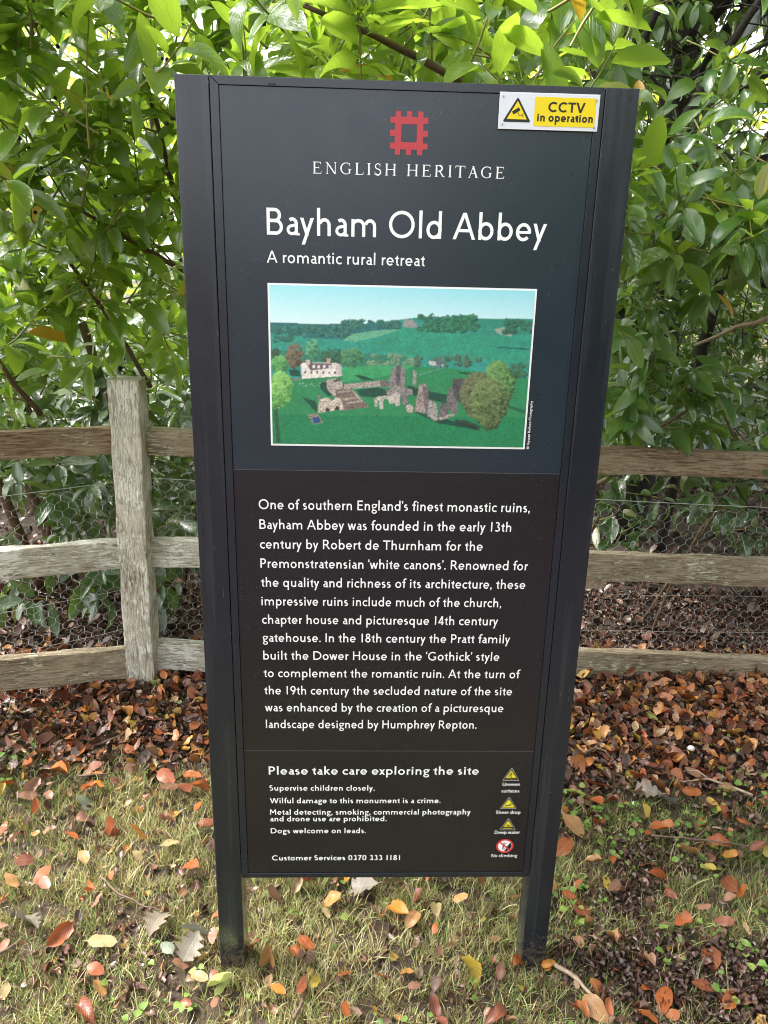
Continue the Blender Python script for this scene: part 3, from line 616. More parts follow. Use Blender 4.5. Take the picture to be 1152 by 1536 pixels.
def serif(ch, s):
    """small book capitals with thick stems, thin hairlines and slab serifs"""
    g = G(s); k = 13.5; n = 6.0; H = k/2
    def foot(x, y, w=17): g.B(x-w/2-2, x+w/2+2, y+2.2 if y < 50 else y-2.2, 4.4)
    def stem(x, w=k, top=True): g.D(x, 0, x, 100, w); foot(x, 0, w+10); (top and foot(x, 100, w+10))
    if ch == 'I': stem(16); return g, 32, 9, 9
    if ch == 'H': stem(16); stem(84); g.B(16, 84, 51, n); return g, 100, 9, 9
    if ch == 'E' : stem(16); g.B(10, 70, 97, n).B(16, 54, 51, n).B(10, 74, 3, n).P((65, 97), (70, 97), (71, 80), (67, 80)).P((70, 3), (74, 3), (77, 22), (73, 22)).D(54, 42, 54, 60, 4); return g, 77, 9, 9
    if ch == 'L': stem(16); g.B(10, 70, 3, n).P((65, 3), (70, 3), (74, 24), (70, 24)); return g, 74, 9, 6
    if ch == 'T': stem(44, top=False); g.B(2, 86, 97, n).P((2, 100), (7, 100), (4, 78), (0, 78)).P((81, 100), (86, 100), (88, 78), (84, 78)); return g, 88, 5, 5
    if ch == 'N': g.D(16, 0, 16, 100, n); foot(16, 0, 14); g.B(2, 20, 97.8, 4.4); g.D(12, 100, 86, 0, k*.85); g.D(86, 0, 86, 100, n); foot(86, 100, 14); return g, 100, 9, 9
    if ch == 'R': stem(16); g.B(16, 42, 97, n).B(16, 44, 49, n); g.S(arc(40, 73, 24, 24, -90, 90)); g.D(78, 0, 44, 49, k*.8); g.B(66, 92, 2.2, 4.4); return g, 92, 9, 3
    if ch == 'G': g.S(arc(50, 50, 44, 47, 48, 90), n, n); g.S(arc(50, 50, 44, 47, 90, 180), n, k); g.S(arc(50, 50, 44, 47, 180, 270), k, n); g.S(arc(50, 50, 40, 47, 270, 318), n, n); g.D(80, 8, 80, 44, k*.9); g.B(66, 96, 44, 4.4).D(80, 70, 80, 98, 4); return g, 96, 6, 8
    if ch == 'S': g.S(arc(30, 75, 21, 22, 40, 262)+arc(30, 27, 24, 24.5, 80, -145), 7, 13); g.D(48, 72, 48, 99, 4).D(5, 2, 5, 30, 4); return g, 58, 8, 8
    if ch == 'A': g.D(14, 0, 47, 98, n).D(80, 0, 45, 100, k).B(26, 68, 36, n*.8); foot(14, 0, 16); foot(80, 0, 24); return g, 94, 2, 2
    raise KeyError(ch)

_GC = {}
def glyph(face, ch, s):
    key = (face, ch, round(s, 2))
    if key not in _GC:
        g, w, l, r = (serif if face == 'serif' else sans)(ch, s)
        vs, fs = [], []
        for q in g.q:
            # counter-clockwise pieces only
            ar = sum(q[i][0]*q[(i+1) % len(q)][1]-q[(i+1) % len(q)][0]*q[i][1] for i in range(len(q)))
            if abs(ar) < 1e-6: continue
            if ar < 0: q = q[::-1]
            b = len(vs); vs += [Vector(p) for p in q]; fs.append(list(range(b, b+len(q))))
        R = delaunay_2d_cdt(vs, [], fs, 0, 1e-4)
        _GC[key] = ([(v.x, v.y) for v in R[0]], [list(f) for f, og in zip(R[2], R[5]) if og], w, l, r)
    return _GC[key]
def grot(vs, low):
    return [(x, (y*1.13 if y <= 66 else 74.6+(y-66)*0.72)) for x, y in vs] if low else vs
def lettering(name, text, x0, x1, z, cap, par, mat, y=-0.0007, weight=14, face='sans', track=0.0, space=32, to3=None):
    """one line of print, scaled to run from x0 to x1; to3 maps (x, z) to a 3-D point"""
    pen = 0; items = []; first = True
    for ch in text:
        if ch == ' ': pen += space+track; continue
        vs, fs, w, l, r = glyph(face, ch, weight)
        if face == 'grot': vs = grot(vs, ch.islower()); l *= .8; r *= .8
        if not first: pen += l
        first = False
        items.append((pen, vs, fs)); last = r; pen += w+r+track
    width = pen-last-track; sx = (x1-x0)/width; sy = cap/100
    m = MB()
    for pen, vs, fs in items:
        pts = []
        for (u, v) in vs:
            X, Z = x0+(pen+u)*sx, z+v*sy
            pts.append(to3(X, Z) if to3 else (X, y, Z))
        m.add(pts, fs)
    return m.build(name, mat, par)

# ================================================================== SIGN
def paint_material(name, col, rough, speck=True, streak=0.0):
    t = NT(name); p = t.obj()
    nz = t.noise(t.mapping(p, (1, 1, 0.35)), 9, 4, 0.6)
    base = t.mix(t.math('MULTIPLY', nz, 0.35), col, tuple(c*1.5+0.004 for c in col))
    # dirt specks and pale bird-lime dots
    vo = t.N('TexVoronoi', {'feature': 'F1'}, Scale=70.0); t.l.new(p, vo.inputs['Vector'])
    sel = t.N('SeparateColor'); t.l.new(vo.outputs['Color'], sel.inputs[0])
    size = t.math('MULTIPLY', t.math('POWER', sel.outputs[0], 6), 0.13)
    dot = t.math('LESS_THAN', vo.outputs['Distance'], size)
    pale = t.math('MULTIPLY', dot, t.math('GREATER_THAN', sel.outputs[1], 0.45))
    dark = t.math('MULTIPLY', dot, t.math('LESS_THAN', sel.outputs[1], 0.3))
    base = t.mix(t.math('MULTIPLY', pale, 0.5), base, (0.35, 0.36, 0.38)); base = t.mix(dark, base, (0.006, 0.006, 0.006))
    # fine dust haze in patches
    fn = t.noise(p, 260, 2, 0.7); patch = t.noise(p, 4.5, 3, 0.6)
    dust = t.math('MULTIPLY', t.math('GREATER_THAN', fn, 0.66), t.math('SUBTRACT', patch, 0.42, clamp=True))
    base = t.mix(t.math('MULTIPLY', dust, 0.55, clamp=True), base, (0.30, 0.30, 0.30))
    if streak:
        sn = t.noise(t.mapping(p, (38, 38, 1.4)), 1, 3, 0.6)
        base = t.mix(t.math('MULTIPLY', t.math('SUBTRACT', sn, 0.5, clamp=True), streak), base, (0.10, 0.115, 0.13))
        sz = t.N('SeparateXYZ'); t.l.new(p, sz.inputs[0])
        mud = t.math('MULTIPLY', t.math('SUBTRACT', t.math('ADD', t.noise(p, 70, 5, 0.75), t.math('MULTIPLY', t.math('SUBTRACT', 0.16, sz.outputs[2]), 1.6)), 0.62), 9, clamp=True)
        base = t.mix(t.math('MULTIPLY', mud, 0.75), base, (0.085, 0.062, 0.042))
        scn = t.noise(t.mapping(p, (60, 60, 6)), 3, 2, 0.5); scr = t.math('MULTIPLY', t.math('GREATER_THAN', scn, 0.735), 0.5)
        base = t.mix(scr, base, (0.14, 0.15, 0.17))
    rr = t.math('ADD', rough, t.math('MULTIPLY', t.math('SUBTRACT', t.noise(p, 14, 4, 0.65), 0.5), 0.2))
    t.P(Base_Color=base, Roughness=rr); t.p.inputs['Specular IOR Level'].default_value = 0.62
    t.l.new(t.bump(t.noise(p, 420, 2, 0.5), 0.05, 0.0006), t.p.inputs['Normal'])
    return t.m
POSTM = paint_material('post_paint', (0.0075, 0.0100, 0.0175), 0.24, streak=0.8)
FRAMEM = paint_material('frame_paint', (0.008, 0.011, 0.020), 0.24)
SLATE = paint_material('slate_print', (0.012, 0.021, 0.034), 0.24)
AUBER = paint_material('aubergine_print', (0.0075, 0.0065, 0.0115), 0.24)
WHITE = simple('white_print', (0.90, 0.90, 0.90), 0.45)
GREYP = simple('grey_print', (0.40, 0.40, 0.42), 0.5)
REDP = simple('red_print', (0.50, 0.045, 0.055), 0.5)
REDB = simple('bright_red_print', (0.62, 0.03, 0.04), 0.45)
YELP = simple('yellow_print', (0.85, 0.74, 0.03), 0.45)
YELC = simple('plate_yellow_print', (0.86, 0.66, 0.0), 0.42)
BLK = simple('black_print', (0.012, 0.010, 0.010), 0.5)
PLATE = simple('white_plate_plastic', (0.74, 0.76, 0.80), 0.35)
STEEL = simple('steel_screw', (0.35, 0.34, 0.33), 0.4, 0.9)

sign = empty('information_sign', (0, 0.03, 0))
tag(sign, 'tall dark abbey information sign on two black posts with white lettering', 'sign')
for sx in (-1, 1):
    m = MB(); a, b = sorted((sx*0.385, sx*0.3285)); m.box((a, 0.0, -0.12), (b, 0.062, 1.8985))
    po = m.build('post', POSTM, sign, bevel=0.0012)
    if sx > 0: m = MB(); cx = sx*0.3715; m.tube([(cx, -0.0012, 1.8855), (cx, 0.004, 1.8855)], 0.0028, 12); m.build('screw', FRAMEM, po)
# frame bars with mitred corners
def bar(pts, y0, y1, name='frame_bar'):
    m = MB(); v = [(x, y0, z) for x, z in pts]+[(x, y1, z) for x, z in pts]
    m.add(v, [(0, 1, 2, 3), (7, 6, 5, 4), (0, 4, 5, 1), (1, 5, 6, 2), (2, 6, 7, 3), (3, 7, 4, 0)]); return m.build(name, FRAMEM, sign, bevel=0.0006)
xo, xi, zt, zti, zb, zbi = 0.3272, 0.3130, 1.8985, 1.8850, 0.2818, 0.2935; e = 0.0004
bar([(-xo+e, zt), (-xi+e, zti), (xi-e, zti), (xo-e, zt)][::-1], 0.0006, 0.040)
bar([(-xo+e, zb), (xo-e, zb), (xi-e, zbi), (-xi+e, zbi)], 0.0006, 0.040)
bar([(-xo, zb+e), (-xi, zbi+e), (-xi, zti-e), (-xo, zt-e)], 0.0006, 0.040)
bar([(xo, zb+e), (xo, zt-e), (xi, zti-e), (xi, zbi+e)], 0.0006, 0.040)
m = MB(); m.box((-0.3268, 0.010, 0.2825), (0.3268, 0.036, 1.8975)); m.build('backing_board', FRAMEM, sign)
m = MB(); m.box((-0.2315, -0.0006, 1.8853), (-0.2195, 0.002, 1.8895)); m.build('drain_slot', BLK, sign)
def panel(z0, z1, mat):
    m = MB(); m.box((-0.3122, 0.0030, z0), (0.3122, 0.0098, z1)); return m.build('panel', mat, sign)
top = panel(1.2345, 1.8843, SLATE); top['label'] = 'slate blue upper panel with the abbey title and picture'
midp = panel(0.6150, 1.2333, AUBER); midp['label'] = 'dark brown middle panel with the history text'
low = panel(0.2940, 0.6138, AUBER); low['label'] = 'dark brown lower panel with safety rules'
JOINT = simple('panel_edge_metal', (0.10, 0.10, 0.11), 0.35, 0.3)
for z0, z1 in ((0.6139, 0.6149), (1.2334, 1.2344)):
    m = MB(); m.box((-0.3122, 0.0026, z0), (0.3122, 0.009, z1)); m.build('joint_strip', JOINT, sign)
LY = 0.0024     # face of the print, 0.6 mm in front of the panels
# organisation emblem: square ring with battlement teeth
m = MB(); cx, cz = 0.0023, 1.8208; o_, i_ = 0.0238, 0.0131
u = o_
for (x0, x1, z0, z1) in ((-u, u, i_, u), (-u, u, -u, -i_), (-u, -i_, -i_, i_), (i_, u, -i_, i_)):
    m.add([(cx+x0, LY, cz+z0*1.05), (cx+x1, LY, cz+z0*1.05), (cx+x1, LY, cz+z1*1.05), (cx+x0, LY, cz+z1*1.05)], [(0, 1, 2, 3)])
tw, tl = 0.0044, 0.0080
for k in (-1, 0, 1):
    q = k*0.0172
    for s_ in (-1, 1):
        a, b = sorted((s_*u, s_*(u+tl)))
        kx = q if k == 0 else k*0.0188
        m.add([(cx+kx-tw, LY, cz+a*1.05), (cx+kx+tw, LY, cz+a*1.05), (cx+kx+tw, LY, cz+b*1.05), (cx+kx-tw, LY, cz+b*1.05)], [(0, 1, 2, 3)])
        m.add([(cx+a, LY, cz+(kx-tw)*1.05), (cx+b, LY, cz+(kx-tw)*1.05), (cx+b, LY, cz+(kx+tw)*1.05), (cx+a, LY, cz+(kx+tw)*1.05)], [(0, 1, 2, 3)])
m.build('emblem', REDP, top)
lettering('organisation_lettering', 'ENGLISH HERITAGE', -0.1596, 0.1676, 1.7545, 0.0185, top, WHITE, LY, face='serif', track=15, space=44)
lettering('title_lettering', 'Bayham Old Abbey', -0.2393, 0.2482, 1.6548, 0.0437, top, WHITE, LY, weight=12.9, space=34)
lettering('subtitle_lettering', 'A romantic rural retreat', -0.2405, 0.0372, 1.6086, 0.0200, top, WHITE, LY, weight=13.2, space=34)
body = [("One of southern England\u2019s finest monastic ruins,", -0.2664, 0.2596), ("Bayham Abbey was founded in the early 13th", -0.2661, 0.2257),
 ("century by Robert de Thurnham for the", -0.2661, 0.1718), ("Premonstratensian \u2018white canons\u2019. Renowned for", -0.2662, 0.2650),
 ("the quality and richness of its architecture, these", -0.2664, 0.2630), ("impressive ruins include much of the church,", -0.2662, 0.2172),
 ("chapter house and picturesque 14th century", -0.2660, 0.2132), ("gatehouse. In the 18th century the Pratt family", -0.2657, 0.2408),
 ("built the Dower House in the \u2018Gothick\u2019 style", -0.2656, 0.2213), ("to complement the romantic ruin. At the turn of", -0.2660, 0.2662),
 ("the 19th century the secluded nature of the site", -0.2658, 0.2537), ("was enhanced by the creation of a picturesque", -0.2650, 0.2381),
 ("landscape designed by Humphrey Repton.", -0.2640, 0.1837)]
for i, (s_, a, b) in enumerate(body):
    lettering('lettering_line', s_, a, b, 1.1560-0.04045*i, 0.0197, midp, WHITE, LY, weight=13.8, space=35)
lettering('heading_lettering', 'Please take care exploring the site', -0.2607, 0.1949, 0.5550, 0.0205, low, WHITE, LY, weight=15.2, space=31)
for s_, a, b, z in (("Supervise children closely.", -0.2601, -0.0310, 0.5140), ("Wilful damage to this monument is a crime.", -0.2598, 0.1151, 0.4812),
    ("Metal detecting, smoking, commercial photography", -0.2601, 0.1832, 0.4513), ("and drone use are prohibited.", -0.2603, -0.0029, 0.4337),
    ("Dogs welcome on leads.", -0.2597, -0.0482, 0.4018), ("Customer Services 0370 333 1181", -0.2583, 0.0297, 0.3282)):
    lettering('lettering_line', s_, a, b, z, 0.0137, low, WHITE, LY, weight=15.5, space=33)
# photo credit, printed upwards beside the picture
lettering('credit_lettering', '\u00a9 Skyscan Balloon Photography', 0, 0.0915, 0, 0.0046, top, WHITE, weight=15, space=34, to3=lambda X, Z: (0.2478-Z, LY, 1.2822+X))
# warning symbols
def sym(name, mat, pts, par, y):
    m = MB(); m.add([(x, y, z) for x, z in pts], [tuple(range(len(pts)))]); return m.build(name, mat, par)
def rtri(cx, z0, z1, w, r, n=4):
    P = [(cx-w/2, z0), (cx+w/2, z0), (cx, z1)]; out = []
    c = ((P[0][0]+P[1][0]+P[2][0])/3, (P[0][1]+P[1][1]+P[2][1])/3)
    for i, p in enumerate(P):
        dx, dz = c[0]-p[0], c[1]-p[1]; l = math.hypot(dx, dz); ctr = (p[0]+dx/l*2*r, p[1]+dz/l*2*r)
        base = math.atan2(-dz, -dx)
        for k in range(n+1): a = base-1.05+2.1*k/n; out.append((ctr[0]+r*math.cos(a), ctr[1]+r*math.sin(a)))
    return out
def tri_sign(cx, z0, z1, w, par):
    h = z1-z0
    o = sym('warning_triangle', GREYP, rtri(cx, z0, z1, w, w*.05), par, LY)
    sym('triangle_border', BLK, rtri(cx, z0+h*.045, z1-h*.07, w*.91, w*.04), o, LY-.0002)
    sym('triangle_field', YELP, rtri(cx, z0+h*.13, z1-h*.22, w*.72, w*.02), o, LY-.0004)
    return o
def fig(par, name, mat, strokes, y, blobs=()):
    m = MB()
    for pts, w in strokes:
        g = G(w); g.S(pts, w, w)
        for q in g.q: m.add([(x, y, z) for x, z in q], [(0, 1, 2, 3)])
    for (cx, cz, r) in blobs: m.add([(x, y, z) for x, z in arc(cx, cz, r, r, 0, 330, 11)], [tuple(range(12))])
    m.build(name, mat, par)
y3 = LY-.0006
t1 = tri_sign(0.2668, 0.5392, 0.5740, 0.0385, low)
fig(t1, 'stumbling_figure', BLK, [([(0.254, 0.5445), (0.258, 0.5462), (0.262, 0.5450), (0.267, 0.5468), (0.271, 0.5450), (0.276, 0.5464), (0.2795, 0.5445)], .003), ([(0.267, 0.559), (0.2655, 0.553)], .0026), ([(0.261, 0.555), (0.267, 0.5575), (0.2725, 0.5565)], .0013), ([(0.2655, 0.553), (0.2685, 0.5475)], .0017), ([(0.2655, 0.553), (0.262, 0.5515), (0.2595, 0.5485)], .0016)], y3, [(0.2675, 0.5608, .0014)])
t2 = tri_sign(0.2665, 0.4660, 0.4983, 0.0385, low)
fig(t2, 'falling_figure', BLK, [([(0.262, 0.4745), (0.268, 0.4765), (0.272, 0.479)], .0024), ([(0.262, 0.4745), (0.2575, 0.477)], .0013), ([(0.262, 0.4745), (0.259, 0.4715)], .0013), ([(0.268, 0.4765), (0.2725, 0.4745)], .0012)], y3, [(0.2738, 0.4795, .0013)])
t3 = tri_sign(0.2690, 0.4090, 0.4419, 0.0380, low)
fig(t3, 'drowning_figure', BLK, [([(0.2555, 0.4152), (0.2610, 0.4175), (0.2665, 0.4158), (0.272, 0.4178), (0.2825, 0.4152)], .0042), ([(0.2625, 0.4235), (0.2665, 0.4212), (0.272, 0.4230), (0.275, 0.4215)], .0013), ([(0.269, 0.4195), (0.269, 0.4225)], .002)], y3, [(0.2685, 0.4240, .0014)])
m = MB(); m.add([(x, LY, z) for x, z in arc(0.2660, 0.3660, .0198, .0190, 0, 350, 35)], [tuple(range(36))]); nc = m.build('prohibition_disc', REDB, low)
m = MB(); m.add([(x, LY-.0002, z) for x, z in arc(0.2660, 0.3660, .0158, .0150, 0, 350, 35)], [tuple(range(36))]); m.build('disc_field', WHITE, nc)
m = MB(); m.add([(x, LY-.0004, z) for x, z in [(0.2640, 0.3515), (0.2705, 0.3520), (0.2775, 0.3565), (0.2815, 0.3650), (0.2800, 0.3725), (0.2765, 0.3750), (0.2735, 0.3690), (0.2700, 0.3650), (0.2690, 0.3590)]], [tuple(range(9))]); m.build('rock_shape', BLK, nc)
fig(nc, 'climbing_figure', BLK, [([(0.264, 0.371), (0.2615, 0.362)], .0028), ([(0.264, 0.371), (0.270, 0.3735)], .0013), ([(0.2615, 0.362), (0.2625, 0.355)], .0017), ([(0.2615, 0.362), (0.266, 0.359)], .0015)], LY-.0004, [(0.2635, 0.3743, .0016)])
fig(nc, 'prohibition_bar', REDB, [([(0.2535, 0.3775), (0.2785, 0.3545)], .0036)], LY-.0007)
for s_, a, b, z in (("Uneven", 0.2495, 0.2875, 0.5262), ("surfaces", 0.2480, 0.2880, 0.5090), ("Sheer drop", 0.2399, 0.2947, 0.4528), ("Deep water", 0.2404, 0.2972, 0.3992), ("No climbing", 0.2372, 0.2962, 0.3353)):
    lettering('caption_lettering', s_, a, b, z, 0.0088, low, WHITE, LY, weight=15, space=30)

# ---------------- picture printed on the upper panel (aerial view of ruins in fields)
PW, PH = 420, 256
yy, xx = np.mgrid[0:PH, 0:PW]
TT = yy/(PH-1); XX = (36+10*TT)+(xx/(PW-1))*((1114-52*TT)-(36+10*TT)); YY = 32+TT*654+ (xx/(PW-1))*16*(1-TT)+(xx/(PW-1))*2
img = np.zeros((PH, PW, 3)); prng = np.random.default_rng(3)
def lin(r, g, b): return np.array([((c/255+0.055)/1.055)**2.4 if c > 10 else c/255/12.92 for c in (r, g, b)])*0.80
def fbm(sc, seed):
    return 0.55*vnoise(XX, YY, sc, seed)+0.3*vnoise(XX, YY, sc*2.3, seed+1)+0.15*vnoise(XX, YY, sc*5.1, seed+2)
def blend(mask, col, a=1.0):
    a = a if np.isscalar(a) else a[..., None]
    m = mask[..., None]*a; img[:] = img*(1-m)+col*m
def inside(poly):
    c = np.zeros(XX.shape, bool); n = len(poly)
    for i in range(n):
        x0, y0 = poly[i]; x1, y1 = poly[(i+1) % n]
        if y0 == y1: continue
        k = ((y0 > YY) != (y1 > YY)) & (XX < (x1-x0)*(YY-y0)/(y1-y0)+x0); c ^= k
    return c.astype(float)
def poly(pts, col, n=0.0, sc=0.08, a=1.0):
    m = inside(pts); v = 1+n*(fbm(sc, len(pts))-0.5)*2
    blend(m, lin(*col)*v[..., None], a)
def tree(cx, cy, rx, ry, dark, light, dabs=60, seed=0, r0=7):
    p = np.random.default_rng(seed+int(cx)); dabs = int(dabs*2.6)
    for k in range(dabs):
        a = p.uniform(0, 2*PI); q = math.sqrt(p.random()); x = cx+rx*q*math.cos(a); y = cy+ry*q*math.sin(a)
        r = r0*p.uniform(.3, 1.0); i0, j0 = int((y-32)/654*PH), int((x-42)/1060*PW); s0, s1 = slice(max(0, i0-16), i0+16), slice(max(0, j0-24), j0+24)
        m = (((XX[s0, s1]-x)/r)**2+((YY[s0, s1]-y)/(r*.8))**2 < p.uniform(.5, 1.2)).astype(float)[..., None]*.85
        if m.size == 0: continue
        f = np.clip(0.5-(y-cy)/ry*0.35-(x-cx)/rx*0.3+p.normal(0, .33), 0, 1); img[s0, s1] = img[s0, s1]*(1-m)+(lin(*dark)*(1-f)+lin(*light)*f)*m
sky_t = np.clip((YY-34)/150, 0, 1)[..., None]; sx_ = ((XX-40)/1070)[..., None]
img[:] = lin(165, 232, 245)*(1-sky_t)+lin(225, 248, 250)*sky_t; img[:] = img*(1-.45*sx_*(1-sky_t*.5))+lin(110, 190, 215)*(.45*sx_*(1-sky_t*.5))
poly([(30, 178), (120, 182), (250, 186), (380, 186), (520, 170), (640, 155), (800, 150), (900, 162), (1000, 158), (1120, 160), (1120, 700), (30, 700)], (32, 140, 130), .10, .03)
poly([(30, 178), (200, 184), (420, 184), (560, 170), (570, 200), (450, 235), (330, 262), (200, 245), (30, 225)], (38, 105, 110), .35, .12)
poly([(30, 220), (200, 240), (400, 250), (700, 230), (900, 220), (1110, 240), (1110, 340), (900, 330), (640, 320), (400, 300), (30, 290)], (30, 142, 128), .12, .05)
poly([(360, 225), (470, 208), (580, 203), (480, 232), (380, 255), (330, 250)], (95, 165, 135), .1)
poly([(570, 200), (700, 195), (800, 222), (950, 225), (1110, 225), (1110, 330), (900, 328), (640, 320), (480, 292), (380, 262), (470, 240)], (28, 140, 118), .14, .035)
poly([(850, 160), (950, 158), (1110, 165), (1110, 222), (960, 224), (850, 222)], (30, 130, 112), .1)
poly([(945, 200), (985, 192), (1030, 215), (1015, 228), (965, 220)], (150, 165, 150), .15)
poly([(930, 268), (1090, 276), (1090, 282), (960, 274)], (22, 78, 80))
rr_ = random.Random(4)
for k in range(46): tree(rr_.uniform(50, 360), rr_.uniform(196, 232), 14, 9, (18, 70, 75), (60, 130, 115), 10, k, 6)
for k in range(40): tree(rr_.uniform(330, 560), rr_.uniform(172, 196), 13, 8, (20, 75, 75), (60, 125, 110), 9, k+50, 6)
for k in range(70): tree(rr_.uniform(640, 875), rr_.uniform(152, 210), 14, 10, (14, 70, 62), (50, 130, 95), 10, k+100, 7)
for k in range(26): tree(rr_.uniform(985, 1105), rr_.uniform(165, 212), 13, 9, (18, 66, 66), (50, 115, 90), 9, k+200, 6)
for k in range(14): tree(rr_.uniform(55, 130), rr_.uniform(236, 255), 12, 7, (22, 90, 80), (55, 120, 100), 8, k+230, 5)
poly([(575, 192), (578, 165), (590, 160), (600, 168), (612, 162), (622, 176), (632, 178), (632, 194), (600, 198)], (150, 150, 148), .3, .3)
poly([(30, 290), (400, 300), (640, 318), (640, 350), (420, 360), (200, 350), (30, 330)], (42, 120, 100), .25, .1)
for k in range(30): tree(rr_.uniform(420, 620), rr_.uniform(308, 358), 16, 9, (60, 105, 85), (135, 165, 130), 8, k+260, 6)
poly([(30, 400), (160, 410), (300, 395), (420, 355), (620, 350), (860, 372), (1100, 400), (1100, 700), (30, 700)], (30, 128, 82), .10, .02)
poly([(330, 360), (470, 350), (620, 350), (560, 380), (420, 410), (330, 420)], (45, 150, 95), .1)
poly([(630, 388), (750, 356), (880, 372), (1090, 402), (1075, 540), (980, 510), (760, 436)], (24, 128, 84), .2, .25)
poly([(760, 436), (770, 430), (1075, 532), (1070, 545)], (20, 92, 66)); poly([(636, 384), (746, 352), (752, 357), (640, 392)], (70, 140, 110))
for k in range(20): tree(rr_.uniform(630, 900), rr_.uniform(315, 345), 16, 12, (35, 80, 70), (90, 120, 95), 9, k+300, 7)
for k in range(14): tree(rr_.uniform(1020, 1090), rr_.uniform(345, 385), 16, 14, (30, 78, 62), (70, 115, 85), 9, k+330, 7)
poly([(678, 330), (705, 330), (712, 345), (740, 342), (738, 352), (680, 348)], (190, 195, 190), .1); poly([(712, 330), (728, 306), (735, 330), (730, 348), (714, 350)], (90, 105, 120), .2)
tree(135, 315, 32, 52, (70, 62, 50), (140, 118, 95), 90, 1, 8); tree(60, 310, 14, 26, (38, 60, 45), (70, 90, 70), 30, 2, 7)
tree(208, 290, 26, 44, (34, 95, 72), (110, 175, 130), 60, 3, 7); tree(290, 316, 50, 32, (28, 70, 58), (60, 110, 80), 70, 5, 8); tree(365, 318, 46, 40, (34, 90, 60), (90, 150, 105), 90, 4, 8)
# long low white house
poly([(160, 348), (170, 342), (300, 340), (322, 350), (326, 395), (165, 408)], (236, 226, 218), .06); poly([(186, 350), (200, 342), (285, 342), (285, 362), (200, 374)], (108, 96, 98), .1)
poly([(180, 330), (196, 330), (196, 350), (182, 352)], (215, 190, 180)); poly([(265, 322), (280, 322), (280, 346), (266, 346)], (200, 165, 150))
for k in range(4): poly([(206+22*k, 352), (216+22*k, 351), (216+22*k, 362), (206+22*k, 363)], (235, 228, 222))
for k in range(6): poly([(175+24*k, 376), (182+24*k, 375), (182+24*k, 386), (175+24*k, 387)], (80, 80, 85)); 
poly([(300, 350), (324, 350), (326, 392), (304, 394)], (205, 195, 188), .1); poly([(112, 412), (160, 404), (162, 412), (116, 420)], (120, 125, 115))
# shadows on the grass in the printed photograph
for q in ([(165, 485), (215, 500), (225, 515), (225, 550), (205, 530)], [(232, 425), (262, 418), (268, 440), (290, 478), (270, 480), (240, 450)], [(375, 390), (410, 392), (465, 412), (410, 412)], [(385, 452), (470, 440), (560, 470), (480, 482), (400, 480)], [(590, 430), (660, 450), (760, 470), (770, 510), (600, 470)], [(600, 535), (720, 565), (870, 600), (870, 615), (720, 590)], [(110, 370), (155, 372), (160, 400), (120, 396)], [(800, 372), (860, 378), (858, 388), (805, 380)]):
    poly(q, (14, 70, 58), .2)
# ruins
st = (188, 178, 168); sd_ = (96, 92, 96); sm = (140, 134, 132)
poly([(330, 430), (480, 412), (482, 436), (335, 450)], (178, 165, 155), .25, .3); poly([(330, 424), (334, 424), (334, 450), (330, 450)], sd_)
poly([(262, 412), (300, 405), (326, 415), (330, 440), (300, 480), (290, 478), (266, 450)], (182, 170, 158), .3, .3); poly([(290, 412), (318, 404), (322, 414), (296, 422)], (90, 85, 85))
poly([(300, 450), (365, 448), (400, 490), (440, 522), (330, 540), (300, 500)], (128, 112, 104), .35, .4)
for q in ([(310, 460), (360, 452), (362, 458), (312, 466)], [(330, 490), (398, 478), (400, 484), (332, 497)], [(345, 505), (410, 495), (412, 500), (347, 512)], [(360, 452), (368, 450), (405, 492), (398, 494)]): poly(q, (190, 172, 158), .2, .5)
poly([(228, 550), (232, 500), (250, 488), (272, 485), (285, 500), (300, 482), (322, 490), (334, 536), (300, 538), (262, 546)], (205, 192, 175), .25, .3)
poly([(258, 545), (260, 532), (268, 528), (275, 534), (275, 545)], (60, 55, 60)); poly([(298, 538), (300, 524), (310, 520), (316, 526), (316, 536)], (60, 55, 60)); poly([(228, 478), (240, 476), (240, 500), (230, 505)], (150, 142, 140), .2)
poly([(185, 560), (225, 552), (250, 592), (210, 602)], (150, 140, 125), .3, .5); poly([(205, 572), (232, 568), (240, 592), (212, 598)], (40, 80, 130))
poly([(512, 440), (530, 360), (545, 352), (580, 356), (584, 400), (578, 440), (545, 450)], sm, .55, .35); poly([(545, 350), (565, 352), (560, 430), (545, 430)], (95, 92, 98), .5, .4)
poly([(612, 430), (614, 370), (620, 366), (628, 374), (628, 432)], (165, 160, 158), .4, .4)
poly([(480, 412), (512, 410), (515, 440), (482, 438)], (120, 112, 112), .4, .4)
poly([(505, 452), (560, 436), (612, 448), (612, 470), (560, 480), (508, 470)], (150, 142, 138), .4, .4)
poly([(456, 490), (470, 478), (522, 474), (550, 456), (562, 470), (560, 515), (545, 520), (540, 505), (520, 510), (512, 492), (500, 486), (492, 500), (492, 530), (478, 532), (476, 498), (470, 492), (470, 520), (458, 520)], (198, 188, 178), .3, .4)
poly([(565, 465), (585, 458), (594, 500), (580, 520), (568, 505)], (130, 125, 125), .4, .4); poly([(582, 520), (600, 508), (614, 518), (612, 545), (590, 545)], (185, 175, 165), .3, .4)
poly([(618, 540), (640, 425), (660, 422), (675, 440), (680, 550)], (168, 152, 145), .5, .35); poly([(650, 424), (676, 440), (682, 550), (664, 550)], (120, 108, 108), .4, .4)
poly([(672, 560), (678, 495), (690, 492), (712, 512), (714, 578), (700, 578)], (165, 160, 155), .35, .4)
poly([(716, 565), (726, 505), (745, 500), (756, 520), (756, 560)], (110, 104, 104), .4, .4); poly([(750, 480), (765, 432), (775, 436), (778, 470), (796, 500), (796, 545), (770, 545), (754, 520)], (120, 112, 112), .5, .4)
